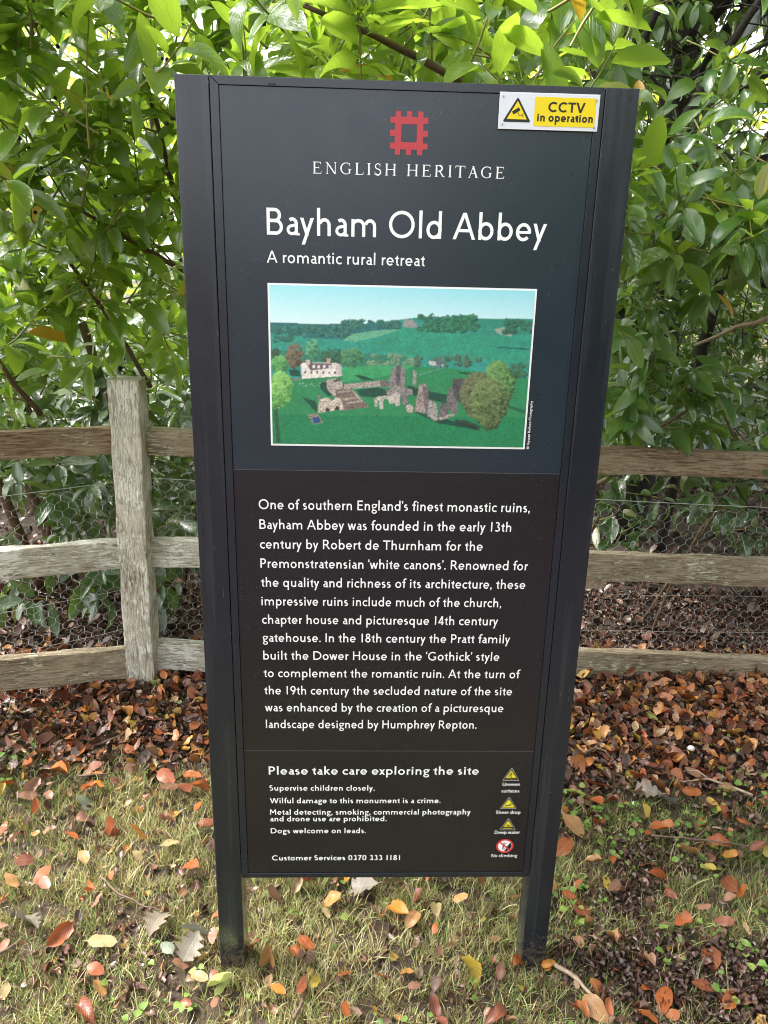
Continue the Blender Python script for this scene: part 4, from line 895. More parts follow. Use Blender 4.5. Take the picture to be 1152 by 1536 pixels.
poly([(716, 566), (780, 545), (784, 556), (722, 578)], (170, 160, 150), .3)
poly([(776, 402), (850, 398), (880, 420), (880, 500), (800, 500), (780, 470)], (88, 84, 88), .4, .25)
tree(965, 420, 62, 92, (36, 72, 44), (120, 165, 92), 330, 7, 10); tree(882, 470, 72, 96, (50, 58, 42), (118, 128, 88), 420, 8, 9); tree(925, 500, 76, 100, (44, 66, 42), (125, 142, 88), 400, 9, 9); tree(925, 585, 40, 30, (40, 62, 38), (110, 130, 78), 80, 10, 8)
poly([(780, 570), (830, 575), (890, 600), (880, 618), (800, 592)], (40, 46, 44), .3, .3, .8)
tree(75, 350, 34, 34, (38, 100, 62), (110, 178, 100), 80, 10, 8); tree(82, 450, 42, 72, (52, 120, 60), (150, 205, 110), 260, 11, 9); tree(60, 520, 20, 16, (44, 105, 52), (120, 180, 90), 40, 12, 8)
poly([(50, 540), (66, 536), (78, 680), (62, 686)], (36, 88, 60), .4, .4)
for k in range(26):
    x = rr_.uniform(150, 240); m_ = ((XX-x)**2+(YY-(432+rr_.uniform(-8, 8)))**2 < 3).astype(float); blend(m_, lin(200, 215, 205), .5)
ruin = (~((XX < 332) & (YY < 412)) & (XX > 180) & (XX < 800) & (YY > 345) & (YY < 610) & (img[..., 0] > img[..., 1]*0.93))
rc_ = np.argwhere(ruin)
for k in range(2600):
    i_0, j_0 = rc_[prng.integers(0, len(rc_))]; a_, b_2 = prng.integers(1, 3), prng.integers(1, 3); q = img[i_0:i_0+a_, j_0:j_0+b_2]; mk = ruin[i_0:i_0+a_, j_0:j_0+b_2, None]
    q[:] = np.where(mk, q*prng.uniform(.35, 1.45), q)
edge_ = ruin ^ np.roll(ruin, 1, 1); img[edge_ & (prng.random((PH, PW)) < .45)] *= .5
grn = np.clip((img[..., 1]-img[..., 0])*4, 0, 1)[..., None]
hf = prng.normal(0, 1, (PH, PW)); hf = (hf+np.roll(hf, 1, 0)*.5+np.roll(hf, 1, 1)*.8)/1.4
stripe = 0.5+0.5*np.sin(YY*0.9+XX*0.13+6*vnoise(XX, YY, .02, 60)); 
img *= (1+0.16*hf+0.16*(fbm(.22, 70)-.5)*2+0.10*(fbm(.05, 75)-.5)*2+0.06*(stripe-.5)*(YY > 190))[..., None]**np.where(YY[..., None] > 186, 1, 0.12)
b3 = sum(np.roll(np.roll(img, a, 0), b, 1)*w for a, b, w in ((0, 0, .4), (0, 1, .15), (0, -1, .15), (1, 0, .15), (-1, 0, .15))); b3[0] = img[0]; b3[-1] = img[-1]; b3[:, 0] = img[:, 0]; b3[:, -1] = img[:, -1]; img = b3
img[:] = img*1.16+grn*np.array([0.022, 0.05, 0.018])*(YY[..., None] < 560)+0.010
PX = np.where(True, -0.2368+(xx/(PW-1))*(0.2368+0.2362), 0); PZ = 1.5712-(yy/(PH-1))*(1.5712-1.2853)
idx = np.arange(PW*PH).reshape(PH, PW); Qd = np.stack([idx[1:, :-1], idx[1:, 1:], idx[:-1, 1:], idx[:-1, :-1]], -1).reshape(-1, 4)
me = np_mesh('landscape_picture', np.stack([PX, np.full_like(PX, LY-.0006, dtype=float), PZ], -1).reshape(-1, 3), Qd, tint=np.clip(img.reshape(-1, 3), 0, 1), smooth=False)
t = NT('picture_print'); t.P(Base_Color=t.N('Attribute', {'attribute_name': 'tint'}).outputs['Color'], Roughness=0.38)
m = MB(); m.add([(-0.2402, LY, 1.2816), (0.2398, LY, 1.2816), (0.2398, LY, 1.5745), (-0.2402, LY, 1.5745)], [(0, 1, 2, 3)]); brd = m.build('picture_border', WHITE, top)
link('landscape_picture', me, t.m, brd)

# ---------------- small camera-warning plate screwed to the sign
cc = empty('camera_warning_plate', (0.235, -0.002, 1.83))
tag(cc, 'small white and yellow camera warning plate screwed to top right of sign', 'sign plate')
CX0, CX1, CZ0, CZ1 = 0.1512, 0.3192, 1.8310, 1.8868
m = MB(); m.box((CX0, -0.0022, CZ0), (CX1, 0.0002, CZ1)); pl = m.build('plate', PLATE, cc, bevel=.0004)
def cu(u, v): return CX0+(CX1-CX0)*u, CZ1-(CZ1-CZ0)*v
cy1, cy2, cy3 = -0.0026, -0.0029, -0.0032
x0, z0 = cu(.04, .80); x1, z1 = cu(.322, .12); 
tr_ = sym('warning_triangle', BLK, rtri((x0+x1)/2, z0, z1, x1-x0, .0017), pl, cy1)
sym('triangle_field', YELC, rtri((x0+x1)/2, z0+.0040, z1-.0062, (x1-x0)*.72, .0007), tr_, cy2)
ax, az_ = cu(.172, .50); d_ = (math.cos(.52), math.sin(.52)); n_ = (-d_[1], d_[0])
def cb(a, b): return ax+d_[0]*a+n_[0]*b, az_+d_[1]*a+n_[1]*b
sym('camera_symbol', BLK, [cb(-.0070, -.0026), cb(.0062, -.0026), cb(.0062, .0026), cb(-.0070, .0026)], tr_, cy3)
p0 = cb(0.001, -.002); fig(tr_, 'camera_arm', BLK, [([p0, (p0[0]+.003, p0[1]-.0055), (p0[0]+.0095, p0[1]-.0050)], .0010), ([(p0[0]+.0095, p0[1]-.0078), (p0[0]+.0095, p0[1]-.0020)], .0010)], cy3)
a_, b_ = cu(.352, .895), cu(.965, .105); r_ = .0022; rc = []
for (qx, qz, a0) in ((b_[0]-r_, b_[1]-r_, 0), (a_[0]+r_, b_[1]-r_, 90), (a_[0]+r_, a_[1]+r_, 180), (b_[0]-r_, a_[1]+r_, 270)): rc += arc(qx, qz, r_, r_, a0, a0+90, 5)
yf = sym('yellow_field', YELC, rc, pl, cy1)
for s_, ua, ub, vb, cap in (('CCTV', .488, .858, .505, .0152), ('in operation', .385, .945, .765, .0118)):
    xa, zb_ = cu(ua, vb); xb, _ = cu(ub, vb); lettering('lettering_line', s_, xa, xb, zb_, cap, yf, BLK, cy2, weight=19, space=30, face='grot')
for (u_, v_) in ((.035, .12), (.965, .16), (.04, .87), (.965, .90)):
    sx_, sz_ = cu(u_, v_); m = MB(); m.tube([(sx_, -.0040, sz_), (sx_, -.001, sz_)], .0013, 10); m.build('screw', STEEL, pl)
# ================================================================== FENCE
def wood_material(name, dark, mid, pale, lich, lich_amt, along='X'):
    t = NT(name); p = t.obj(); ri = t.N('ObjectInfo').outputs['Random']
    off = t.N('CombineXYZ'); t.l.new(t.math('MULTIPLY', ri, 37.0), off.inputs[0]); t.l.new(t.math('MULTIPLY', ri, 11.0), off.inputs[2])
    add = t.N('VectorMath', {'operation': 'ADD'}); t.l.new(p, add.inputs[0]); t.l.new(off.outputs[0], add.inputs[1]); p = add.outputs[0]
    st = (0.10, 1, 1) if along == 'X' else (1, 1, 0.10)
    pl_ = (0.22, 1, 1) if along == 'X' else (1, 1, 0.22)
    grain = t.noise(t.mapping(p, st), 135, 7, 0.72); broad = t.noise(t.mapping(p, pl_), 9, 4, 0.6)
    crack = t.noise(t.mapping(p, (0.035, 1, 1) if along == 'X' else (1, 1, 0.035)), 170, 4, 0.65)
    c = t.ramp(t.math('ADD', t.math('MULTIPLY', grain, 0.62), t.math('MULTIPLY', broad, 0.38)), [(0.36, dark), (0.455, mid), (0.56, pale)])
    fl = t.noise(t.mapping(p, pl_), 120, 6, 0.8); ar = t.noise(p, 7, 3, 0.6)
    lm = t.math('MULTIPLY', t.math('SUBTRACT', t.math('ADD', fl, t.math('MULTIPLY', ar, 0.55)), 0.885-lich_amt), 20, clamp=True)
    c = t.mix(lm, c, lich); bl = t.noise(p, 26, 4, 0.7); c = t.mix(t.math('MULTIPLY', t.math('SUBTRACT', bl, 0.56, clamp=True), 4, clamp=True), c, tuple(x*0.9 for x in mid))
    cr = t.math('LESS_THAN', crack, 0.35); c = t.mix(t.math('MULTIPLY', cr, 0.5), c, tuple(x*0.25 for x in dark))
    t.P(Base_Color=c, Roughness=0.85); t.p.inputs['Specular IOR Level'].default_value = 0.25
    h = t.math('SUBTRACT', t.math('ADD', t.math('MULTIPLY', grain, 1.2), t.math('MULTIPLY', lm, 0.25)), t.math('MULTIPLY', cr, 0.8))
    t.l.new(t.bump(h, 1.0, 0.009), t.p.inputs['Normal'])
    return t.m
WOOD_POST = wood_material('post_wood', (0.10, 0.07, 0.045), (0.48, 0.42, 0.32), (0.78, 0.73, 0.60), (0.84, 0.80, 0.68), 0.12, 'Z')
WOOD_DARK = wood_material('rail_wood_brown', (0.06, 0.038, 0.022), (0.21, 0.14, 0.085), (0.40, 0.30, 0.20), (0.72, 0.66, 0.50), 0.0)
WOOD_PALE = wood_material('rail_wood_lichened', (0.10, 0.07, 0.045), (0.50, 0.44, 0.33), (0.80, 0.76, 0.63), (0.86, 0.83, 0.73), 0.14)
WOOD_MID = wood_material('rail_wood_weathered', (0.08, 0.055, 0.035), (0.27, 0.205, 0.135), (0.48, 0.40, 0.28), (0.68, 0.65, 0.46), 0.05)
def beam(name, p0, p1, h, th, mat, par, seed, nl=26, vertical=False, taper=1.0):
    wv = 0.3 if vertical else 0.45
    """rough-hewn beam in its own coordinates: local X (or Z) along the length"""
    r = random.Random(seed); p0 = Vector(p0); p1 = Vector(p1); L = (p1-p0).length
    prof = []
    c = 0.12
    for (a, b) in ((-1, -1), (1, -1), (1, 1), (-1, 1)):
        prof.append((a, b))
    ring = []
    for i in range(4):
        a, b = prof[i], prof[(i+1) % 4]
        for f in (0.035, 0.3, 0.65, 0.965): ring.append((a[0]+(b[0]-a[0])*f, a[1]+(b[1]-a[1])*f))
    n = len(ring); ph = [r.uniform(0, 6) for _ in range(8)]
    m = MB()
    for i in range(nl+1):
        t_ = i/nl; s = t_*L
        for k, (a, b) in enumerate(ring):
            w = 1+wv*(0.035*math.sin(s*5+ph[0])+0.02*math.sin(s*13+ph[1]))
            w2 = 1+wv*(0.05*math.sin(s*4.1+ph[2])+0.03*math.sin(s*17+ph[3]))
            da = (0.0016*math.sin(s*23+k*1.3+ph[4])+r.uniform(-.0009, .0009))
            tp = 1+(taper-1)*t_
            u = a*th/2*w+da*a; v = b*h/2*w2*tp+da*b
            v += wv*0.006*math.sin(s*2.3+ph[5])
            m.v.append((s, u, v) if not vertical else (u, v, s))
    for i in range(nl):
        for k in range(n):
            k2 = (k+1) % n; m.f.append((i*n+k, (i+1)*n+k, (i+1)*n+k2, i*n+k2)); m.m.append(0)
    m.f.append(tuple(range(n))); m.m.append(0); m.f.append(tuple(nl*n+k for k in range(n))[::-1]); m.m.append(0)
    me = bpy.data.meshes.new(name); me.from_pydata(m.v, [], m.f if not vertical else [f[::-1] for f in m.f]); me.materials.append(mat); me.update()
    o = bpy.data.objects.new(name, me); COL.objects.link(o); parent(o, par)
    d = (p1-p0).normalized()
    if vertical:
        z = d; x = Vector((1, 0, 0)); x = (x-z*x.dot(z)).normalized(); y = z.cross(x)
    else:
        x = d; z = Vector((0, 0, 1)); z = (z-x*z.dot(x)).normalized(); y = z.cross(x)
    M = Matrix(((x.x, y.x, z.x), (x.y, y.y, z.y), (x.z, y.z, z.z))).to_4x4(); M.translation = p0
    o.rotation_euler = M.to_euler(); o.location = p0
    return o
fence = empty('post_and_rail_fence', (-0.92, 1.36, 0))
tag(fence, 'weathered wooden post and rail fence with chicken wire behind the sign', 'fence')
beam('post', (-0.927, 1.356, -0.1), (-0.899, 1.352, 1.215), 0.112, 0.106, WOOD_POST, fence, 1, 40, True)
beam('post', (0.15, 1.43, -0.1), (0.15, 1.43, 1.2), 0.11, 0.10, WOOD_POST, fence, 2, 30, True)
beam('post', (-2.62, 0.33, -0.1), (-2.62, 0.33, 1.2), 0.11, 0.10, WOOD_POST, fence, 3, 20, True)
beam('post', (2.45, 1.50, -0.1), (2.45, 1.50, 1.2), 0.11, 0.10, WOOD_POST, fence, 4, 20, True)
def rails(x0, y0, zs0, x1, y1, zs1, hs, mats, th=0.045):
    for z0, z1, h, mt in zip(zs0, zs1, hs, mats):
        global _rs; _rs += 1
        beam('rail', (x0, y0, z0), (x1, y1, z1), h, th, mt, fence, _rs, 60)
_rs = 10
rails(-2.60, 0.345, (1.085, 0.72, 0.42), -0.955, 1.338, (0.993, 0.560, 0.105), (0.095, 0.112, 0.128), (WOOD_DARK, WOOD_PALE, WOOD_MID))
rails(-0.885, 1.385, (0.981, 0.548, 0.110), 0.12, 1.40, (0.940, 0.520, 0.072), (0.100, 0.112, 0.122), (WOOD_MID, WOOD_PALE, WOOD_PALE))
rails(0.18, 1.385, (0.958, 0.537, 0.105), 2.42, 1.46, (0.878, 0.430, -0.018), (0.100, 0.114, 0.118), (WOOD_DARK, WOOD_MID, WOOD_MID))
# chicken wire behind the rails
GALV = simple('galvanised_wire', (0.40, 0.40, 0.38), 0.5, 0.2)
def netting(x0, y0, x1, y1, ztop0, ztop1, cell=0.048):
    """hexagons 48 mm wide across the run"""
    L = math.hypot(x1-x0, y1-y0); dx, dy = (x1-x0)/L, (y1-y0)/L; m = MB(); w = cell; hv = cell*0.30; sv = cell*0.34
    r = random.Random(int(x0*100)); P = {}
    def pt(key, s, z):
        if key not in P:
            sg = 0.006*math.sin(s*6+z*5)+0.004*math.sin(s*15-z*9)
            ss = s+r.uniform(-.0018, .0018)+0.006*math.sin(z*7+s*3); zz = z+r.uniform(-.0018, .0018)+0.008*math.sin(s*4)
            P[key] = (x0+dx*ss-dy*sg, y0+dy*ss+dx*sg, zz)
        return P[key]
    rowh = hv+sv; nr = int(0.88/rowh); ncol = int(L/w)
    def seg(a, b, rad, n=3): m.tube([a, b], rad, n, cap=False)
    for j in range(nr):
        for i in range(ncol):
            s = (i+(0.5 if j % 2 else 0))*w; zt = ztop0+(ztop1-ztop0)*s/L-0.012; z = zt-j*rowh
            if z < 0.0: continue
            # vertices: peak (s,z), shoulders (s+-w/2, z-hv), then twisted verticals down to (.., z-hv-sv)
            a = pt((j, 2*i+(j % 2)), s, z); b = pt((j, 2*i+(j % 2)+1, 'd'), s+w/2, z-hv); c_ = pt((j, 2*i+(j % 2)-1, 'd'), s-w/2, z-hv)
            seg(a, b, .0006); seg(a, c_, .0006)
            d_ = pt((j+1, 2*i+(j % 2)+1), s+w/2, z-hv-sv); seg(b, d_, .0012)
    return m
nm = MB()
for args in ((-2.55, 0.40, -0.93, 1.385, 0.835, 0.826), (-0.90, 1.415, 0.14, 1.425, 0.832, 0.80), (0.16, 1.425, 2.42, 1.50, 0.795, 0.700)):
    q = netting(*args); nm.add(q.v, q.f)
wn_ = nm.build('wire_netting', GALV, fence, smooth=True); wn_['kind'] = 'stuff'
for a, b, rad in (((-2.55, .40, .83), (-.93, 1.385, .832), .0013), ((-.90, 1.415, .834), (.14, 1.425, .802), .0013), ((.16, 1.425, .797), (2.42, 1.50, .700), .0016)):
    m = MB(); a = Vector(a); b = Vector(b); m.tube([a.lerp(b, k/10)+Vector((0, 0, -.006*math.sin(PI*k/10)+random.uniform(-.001, .001))) for k in range(11)], rad, 5); m.build('line_wire', GALV, fence, smooth=True)
# netting selvedge wires lower down
for z in (0.40, 0.235):
    for a, b in (((-2.55, .40, z), (-.93, 1.385, z)), ((.16, 1.425, z-.03), (2.42, 1.50, z-.07))):
        m = MB(); a = Vector(a); b = Vector(b); m.tube([a.lerp(b, k/12)+Vector((0, 0, random.uniform(-.003, .003))) for k in range(13)], .0007, 4); m.build('line_wire', GALV, fence)
# ================================================================== BUSHES AND TREES
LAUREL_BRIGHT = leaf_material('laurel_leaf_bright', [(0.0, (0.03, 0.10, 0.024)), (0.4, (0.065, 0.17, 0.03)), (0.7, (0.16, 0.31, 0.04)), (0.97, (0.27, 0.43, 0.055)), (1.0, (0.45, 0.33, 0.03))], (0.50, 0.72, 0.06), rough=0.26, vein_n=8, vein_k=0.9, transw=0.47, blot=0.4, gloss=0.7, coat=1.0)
LAUREL_DEEP_SHADED = leaf_material('laurel_leaf_deep_shaded', [(0.0, (0.018, 0.058, 0.018)), (0.5, (0.032, 0.088, 0.022)), (0.93, (0.07, 0.14, 0.025)), (1.0, (0.20, 0.17, 0.03))], (0.24, 0.42, 0.05), rough=0.28, vein_n=8, vein_k=0.9, transw=0.24, blot=0.35, gloss=0.7, coat=1.0)  # deep green, darkened further so the shade inside the bushes sits in the colour
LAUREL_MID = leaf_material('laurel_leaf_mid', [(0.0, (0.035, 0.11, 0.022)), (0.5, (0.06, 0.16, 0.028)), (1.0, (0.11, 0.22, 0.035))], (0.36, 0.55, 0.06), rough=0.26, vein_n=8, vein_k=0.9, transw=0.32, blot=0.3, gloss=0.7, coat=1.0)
LEAF_YELLOW = leaf_material('laurel_leaf_yellow', [(0.0, (0.62, 0.38, 0.03)), (1.0, (0.5, 0.25, 0.04))], (0.7, 0.45, 0.04), rough=0.35, transw=0.4)
TREE_LEAF = leaf_material('far_tree_leaf', [(0.0, (0.12, 0.24, 0.03)), (0.6, (0.26, 0.38, 0.05)), (1.0, (0.50, 0.44, 0.06))], (0.75, 0.82, 0.10), rough=0.4, transw=0.5)
t = NT('bark_mat'); nz = t.noise(t.mapping(t.geo(), (1, 1, .4)), 40, 5, 0.7)
t.P(Base_Color=t.ramp(nz, [(0.3, (0.010, 0.008, 0.007)), (0.7, (0.045, 0.036, 0.028))]), Roughness=0.85); t.l.new(t.bump(nz, .8, .01), t.p.inputs['Normal']); BARK = t.m
t = NT('young_bark_mat'); nz = t.noise(t.geo(), 70, 4, 0.7)
t.P(Base_Color=t.ramp(nz, [(0.3, (0.07, 0.042, 0.026)), (0.7, (0.17, 0.11, 0.065))]), Roughness=0.6); YBARK = t.m
t = NT('green_stem_mat'); t.P(Base_Color=t.ramp(t.noise(t.geo(), 20, 2, .5), [(0.35, (0.14, 0.17, 0.04)), (0.7, (0.30, 0.24, 0.07))]), Roughness=0.5); STEM = t.m

LSH = [leaf_shape(7, prof_laurel, fold=random.uniform(0.08, 0.45), curl=random.uniform(-0.1, 1.5), side=random.uniform(-0.25, 0.25), width=random.uniform(0.32, 0.47), wave=random.uniform(0.004, 0.02), jag=0.04, asym=random.uniform(0.5, 1.4), seed=600+i) for i in range(12)]
LLOW = [leaf_shape(3, prof_laurel, fold=random.uniform(0.10, 0.35), curl=random.uniform(0.2, 1.0), side=random.uniform(-0.2, 0.2), width=0.42, wave=0.01, seed=700+i) for i in range(5)]
LMESH = {}
def leaf_meshes(mat):
    if mat.name not in LMESH:
        L = []
        for V, Q, UV in LSH:
            me = np_mesh('leaf', V, Q, UV); me.materials.append(mat); L.append(me)
        LMESH[mat.name] = L
    return LMESH[mat.name]

class Bush:
    def __init__(s): s.pos = []; s.dir = []; s.nrm = []; s.len = []; s.stem = MB(); s.limb = []
    def shoot(s, p, d, L, n, size=0.125, droop=0.35, r=None, flat=0.35):
        r = r or random; p = Vector(p); d = Vector(d).normalized(); pts = [p.copy()]
        seg = 5; q = p.copy(); dd = d.copy()
        for i in range(seg):
            dd = (dd+Vector((r.gauss(0, .12), r.gauss(0, .12), r.gauss(0.06, .10)))).normalized(); q = q+dd*(L/seg); pts.append(q.copy())
        s.stem.tube(pts, [0.0034, .0031, .0028, .0024, .0020, .0014], 4, cap=False)
        az = r.uniform(0, 6.28)
        for i in range(n):
            f = 0.12+0.88*(i+0.5)/n; k = f*seg; i0 = min(int(k), seg-1); P = pts[i0].lerp(pts[i0+1], k-i0); T = (pts[i0+1]-pts[i0]).normalized()
            az += 2.4+r.gauss(0, .25)
            a = T.cross(Vector((0, 0, 1))); a = a.normalized() if a.length > .05 else Vector((1, 0, 0)); b = T.cross(a)
            rad = a*math.cos(az)+b*math.sin(az)
            sp = 0.35+0.9*f**2
            D = (rad*1.0+T*sp*0.9+Vector((0, 0, -droop*r.uniform(.3, 1.5)))).normalized()
            Nn = Vector((0, 0, 1))*0.9+T*flat+Vector((r.gauss(0, .45), r.gauss(0, .45)-.12, r.gauss(0, .3)))
            l = size*r.uniform(.5, 1.22)*(1-.25*(f > .9))
            st = P+D*0.012
            s.pos.append(st); s.dir.append(D); s.nrm.append(Nn); s.len.append(l)
    def finish(s, name, loc, label, cat, mat, group=None, individuals=290, low=False, yellow=6, limbs_mat=None, limb_name='branch'):
        root = empty(name, loc); tag(root, label, cat, group)
        for pts, rad in s.limb:
            m = MB(); P = [Vector(p) for p in pts]; Q = []; R = []
            rr = random.Random(len(pts)+int(pts[0][0]*50))
            for a in range(len(P)-1):
                for k in range(5):
                    f = k/5; Q.append(P[a].lerp(P[a+1], f)+Vector((rr.gauss(0, rad[a]*.12), rr.gauss(0, rad[a]*.12), rr.gauss(0, rad[a]*.12)))); R.append((rad[a]+(rad[a+1]-rad[a])*f)*rr.uniform(.9, 1.1))
            Q.append(P[-1]); R.append(rad[-1]); m.tube(Q, R, 9); m.build(limb_name, limbs_mat or BARK, root, smooth=True)
        if getattr(s, 'berries', None): ex = s.berries.build('berries', BERRY, root, smooth=True); ex['kind'] = 'stuff'
        if getattr(s, 'extra', None): ex = s.extra.build('bare_twigs', BARK, root, smooth=True); ex['kind'] = 'stuff'
        tw = s.stem.build('twigs', STEM, root, smooth=True); tw['kind'] = 'stuff'
        N = len(s.pos); pos = np.array([tuple(p) for p in s.pos]); D = np.array([tuple(p) for p in s.dir]); Nn = np.array([tuple(p) for p in s.nrm]); Ln = np.array(s.len)
        R = frames(D, Nn)
        pick = []
        if individuals:
            for i in range(N):
                c = pos[i]+D[i]*Ln[i]*.5; q = project(c)
                if q and -20 < q[0] < 1172 and -20 < q[1] < 1556 and not behind_sign(q[0], q[1]): pick.append((Ln[i]/q[2]*(0.45+0.55*abs(float(np.dot(R[i][:, 2], CF)))), i))
            pick.sort(reverse=True); pick = [i for _, i in pick[:individuals]]
        ps = set(pick)
        if low: sh = LLOW
        else: sh = LSH
        rest = np.array([i for i in range(N) if i not in ps])
        if len(rest):
            me = scatter('foliage', sh, pos[rest], R[rest], Ln[rest], rnd=rng.random(len(rest)))
            fo = link('foliage', me, mat, root); fo['kind'] = 'stuff'
        meshes = leaf_meshes(mat) if pick else None; ymesh = leaf_meshes(LEAF_YELLOW) if (pick and yellow) else None
        for j, i in enumerate(pick):
            src = ymesh if (yellow and j > 40 and j % max(1, len(pick)//yellow) == 7) else meshes
            o = bpy.data.objects.new('leaf', src[j % len(src)]); COL.objects.link(o)
            M = Matrix([[*(R[i][k]*Ln[i]), pos[i][k]] for k in range(3)]+[[0, 0, 0, 1]])
            o.parent = root; o.matrix_parent_inverse = Matrix.Translation(Vector(loc)).inverted(); o.matrix_basis = M
        return root

def fill(b, n, xr, yr, zr, cond, size=0.125, dirf=None, leaves=(8, 12), L=(0.18, 0.34), droop=.35, r=None):
    k = 0; tries = 0
    while k < n and tries < n*40:
        tries += 1
        x, y, z = r.uniform(*xr), r.uniform(*yr), r.uniform(*zr)
        if not cond(x, y, z): continue
        d = dirf(x, y, z, r) if dirf else Vector((r.gauss(0, .6), r.gauss(-.6, .5), r.gauss(.45, .45)))
        b.shoot((x, y, z), d, r.uniform(*L), r.randint(*leaves), size, droop, r); k += 1
def in_view(x, y, z, m=120):
    q = project((x, y, z)); return q is not None and -m < q[0] < 1152+m and -m < q[1] < 1536+m and not (300 < q[0] < 850 and 220 < q[1] < 1300)
def at(u, v, y):
    d = CR*((u-576)/1154)-CU*((v-768)/1154)+CF; t_ = (y-CAM_POS[1])/d.y; return Vector(CAM_POS)+d*t_

def open_r(x, y, z):
    q = project((x, y, z)); return not (q and q[0] > 895 and -40 < q[1] < 265)
# --- left laurel: leans over the fence, bright new leaves
R1 = random.Random(21); A = Bush()
def front_left(z): return 1.58 if z < 1.22 else 1.58-(z-1.22)*1.75 if z < 1.75 else max(0.40, 0.63-(z-1.75)*.4)
fill(A, 150, (-1.9, -.15), (.35, 1.8), (1.02, 2.75), lambda x, y, z: front_left(z) < y < front_left(z)+.45 and in_view(x, y, z) and (x < -.3 or z > 1.95) and (z > 1.35 or R1.random() < .5), .116, r=R1, droop=.12, leaves=(9, 13))
fill(A, 45, (-2.2, .0), (.8, 2.5), (1.45, 3.0), lambda x, y, z: front_left(z)+.4 < y < front_left(z)+1.2 and in_view(x, y, z), .115, r=R1)
bm_ = MB()
for k in range(70):
    c = at(R1.uniform(0, 270), R1.uniform(60, 320), R1.uniform(.7, 1.2)); r_b = R1.uniform(.004, .006)
    bm_.tube([c+Vector((0, 0, -r_b)), c+Vector((0, 0, -r_b*.5)), c, c+Vector((0, 0, r_b*.5)), c+Vector((0, 0, r_b))], [r_b*.3, r_b*.87, r_b, r_b*.87, r_b*.3], 8)
BERRY = simple('berry_skin', (0.012, 0.008, 0.014), 0.18)
A.berries = bm_
A2 = Bush(); fill(A2, 80, (-2.2, .0), (.9, 2.5), (.75, 2.8), lambda x, y, z: front_left(z)+.3 < y < front_left(z)+1.2 and in_view(x, y, z), .12, r=R1)
fill(A2, 85, (-3.0, .2), (2.3, 3.5), (.5, 3.3), lambda x, y, z: in_view(x, y, z), .12, r=R1)
A2.limb.append(([(-1.3, 2.9, -.05), (-1.2, 2.6, .8), (-1.3, 2.2, 1.6), (-1.1, 2.0, 2.3)], [.035, .028, .02, .01]))
A2.finish('laurel_bush', (-1.3, 2.9, 0), 'deep green glossy laurel deeper in behind the left fence post', 'bush', LAUREL_DEEP_SHADED, 'laurels behind the fence', 280, yellow=4)
fill(A, 40, (-2.6, -1.0), (.3, 2.0), (1.0, 3.2), lambda x, y, z: front_left(z) < y and not in_view(x, y, z, 20), .13, r=R1)
for (p0, p1, p2, r0) in ((at(290, 345, 1.15), at(262, 290, 1.0), at(222, 130, .82), .0085), (at(300, 420, 1.3), at(215, 372, 1.15), at(125, 318, .95), .008), (at(225, 580, 1.5), at(165, 480, 1.3), at(105, 395, 1.1), .008), (at(60, 620, 1.5), at(20, 575, 1.3), at(-30, 500, 1.1), .009), (at(-20, 28, 1.0), at(60, 38, 1.0), at(110, 34, 1.02), .008), (at(690, 120, .62), at(580, 62, .5), at(455, 8, .42), .0075)):
    A.limb.append(([p0, p1, p2], [r0*1.25, r0, r0*.6]))
    for k in range(6):
        f = k/5; P = (p0.lerp(p1, f*2) if f < .5 else p1.lerp(p2, f*2-1)); A.shoot(P, (R1.gauss(0, .6), -.4+R1.gauss(0, .3), .5+R1.gauss(0, .3)), .22, 9, .13, .3, R1)
for k in range(7):
    x = R1.uniform(-2.2, -.3); A.limb.append(([(x+.1, 2.3, -.05), (x, 2.1, .7), (x-.05*k, 1.9, 1.4), (x-.2, 1.6, 2.2)], [.028, .022, .017, .009]))
A.finish('laurel_bush', (-1.2, 2.1, 0), 'bright yellow-green laurel bush leaning over the fence left of the sign', 'bush', LAUREL_BRIGHT, 'laurels behind the fence', 295, yellow=7, limbs_mat=YBARK)

# --- laurel over the top of the sign
R2 = random.Random(22); Bc = Bush()
fill(Bc, 62, (-.35, .70), (.3, 1.3), (1.86, 2.6), lambda x, y, z: in_view(x, y, z) and open_r(x, y, z), .13, r=R2, dirf=lambda x, y, z, r: Vector((r.gauss(0, .7), r.gauss(-.4, .4), r.gauss(.2, .5))))
fill(Bc, 130, (-.6, 1.1), (1.1, 2.3), (1.6, 2.9), lambda x, y, z: in_view(x, y, z) and open_r(x, y, z), .135, r=R2)
fill(Bc, 30, (-.6, .8), (1.5, 2.6), (.2, 1.9), lambda x, y, z: True, .125, r=R2)
Bc.limb.append(([(.1, 2.5, -.05), (.05, 2.3, .9), (.12, 1.8, 1.7), (.2, 1.1, 2.1), at(690, 100, .75)], [.035, .03, .022, .014, .009]))
Bc.limb.append(([at(380, 110, 1.3), at(392, 60, 1.3), at(400, -10, 1.25)], [.012, .010, .008]))
Bc.finish('laurel_bush', (.1, 2.4, 0), 'mid-green laurel with large leaves showing above the top edge of the sign', 'bush', LAUREL_BRIGHT, 'laurels behind the fence', 280, yellow=4)

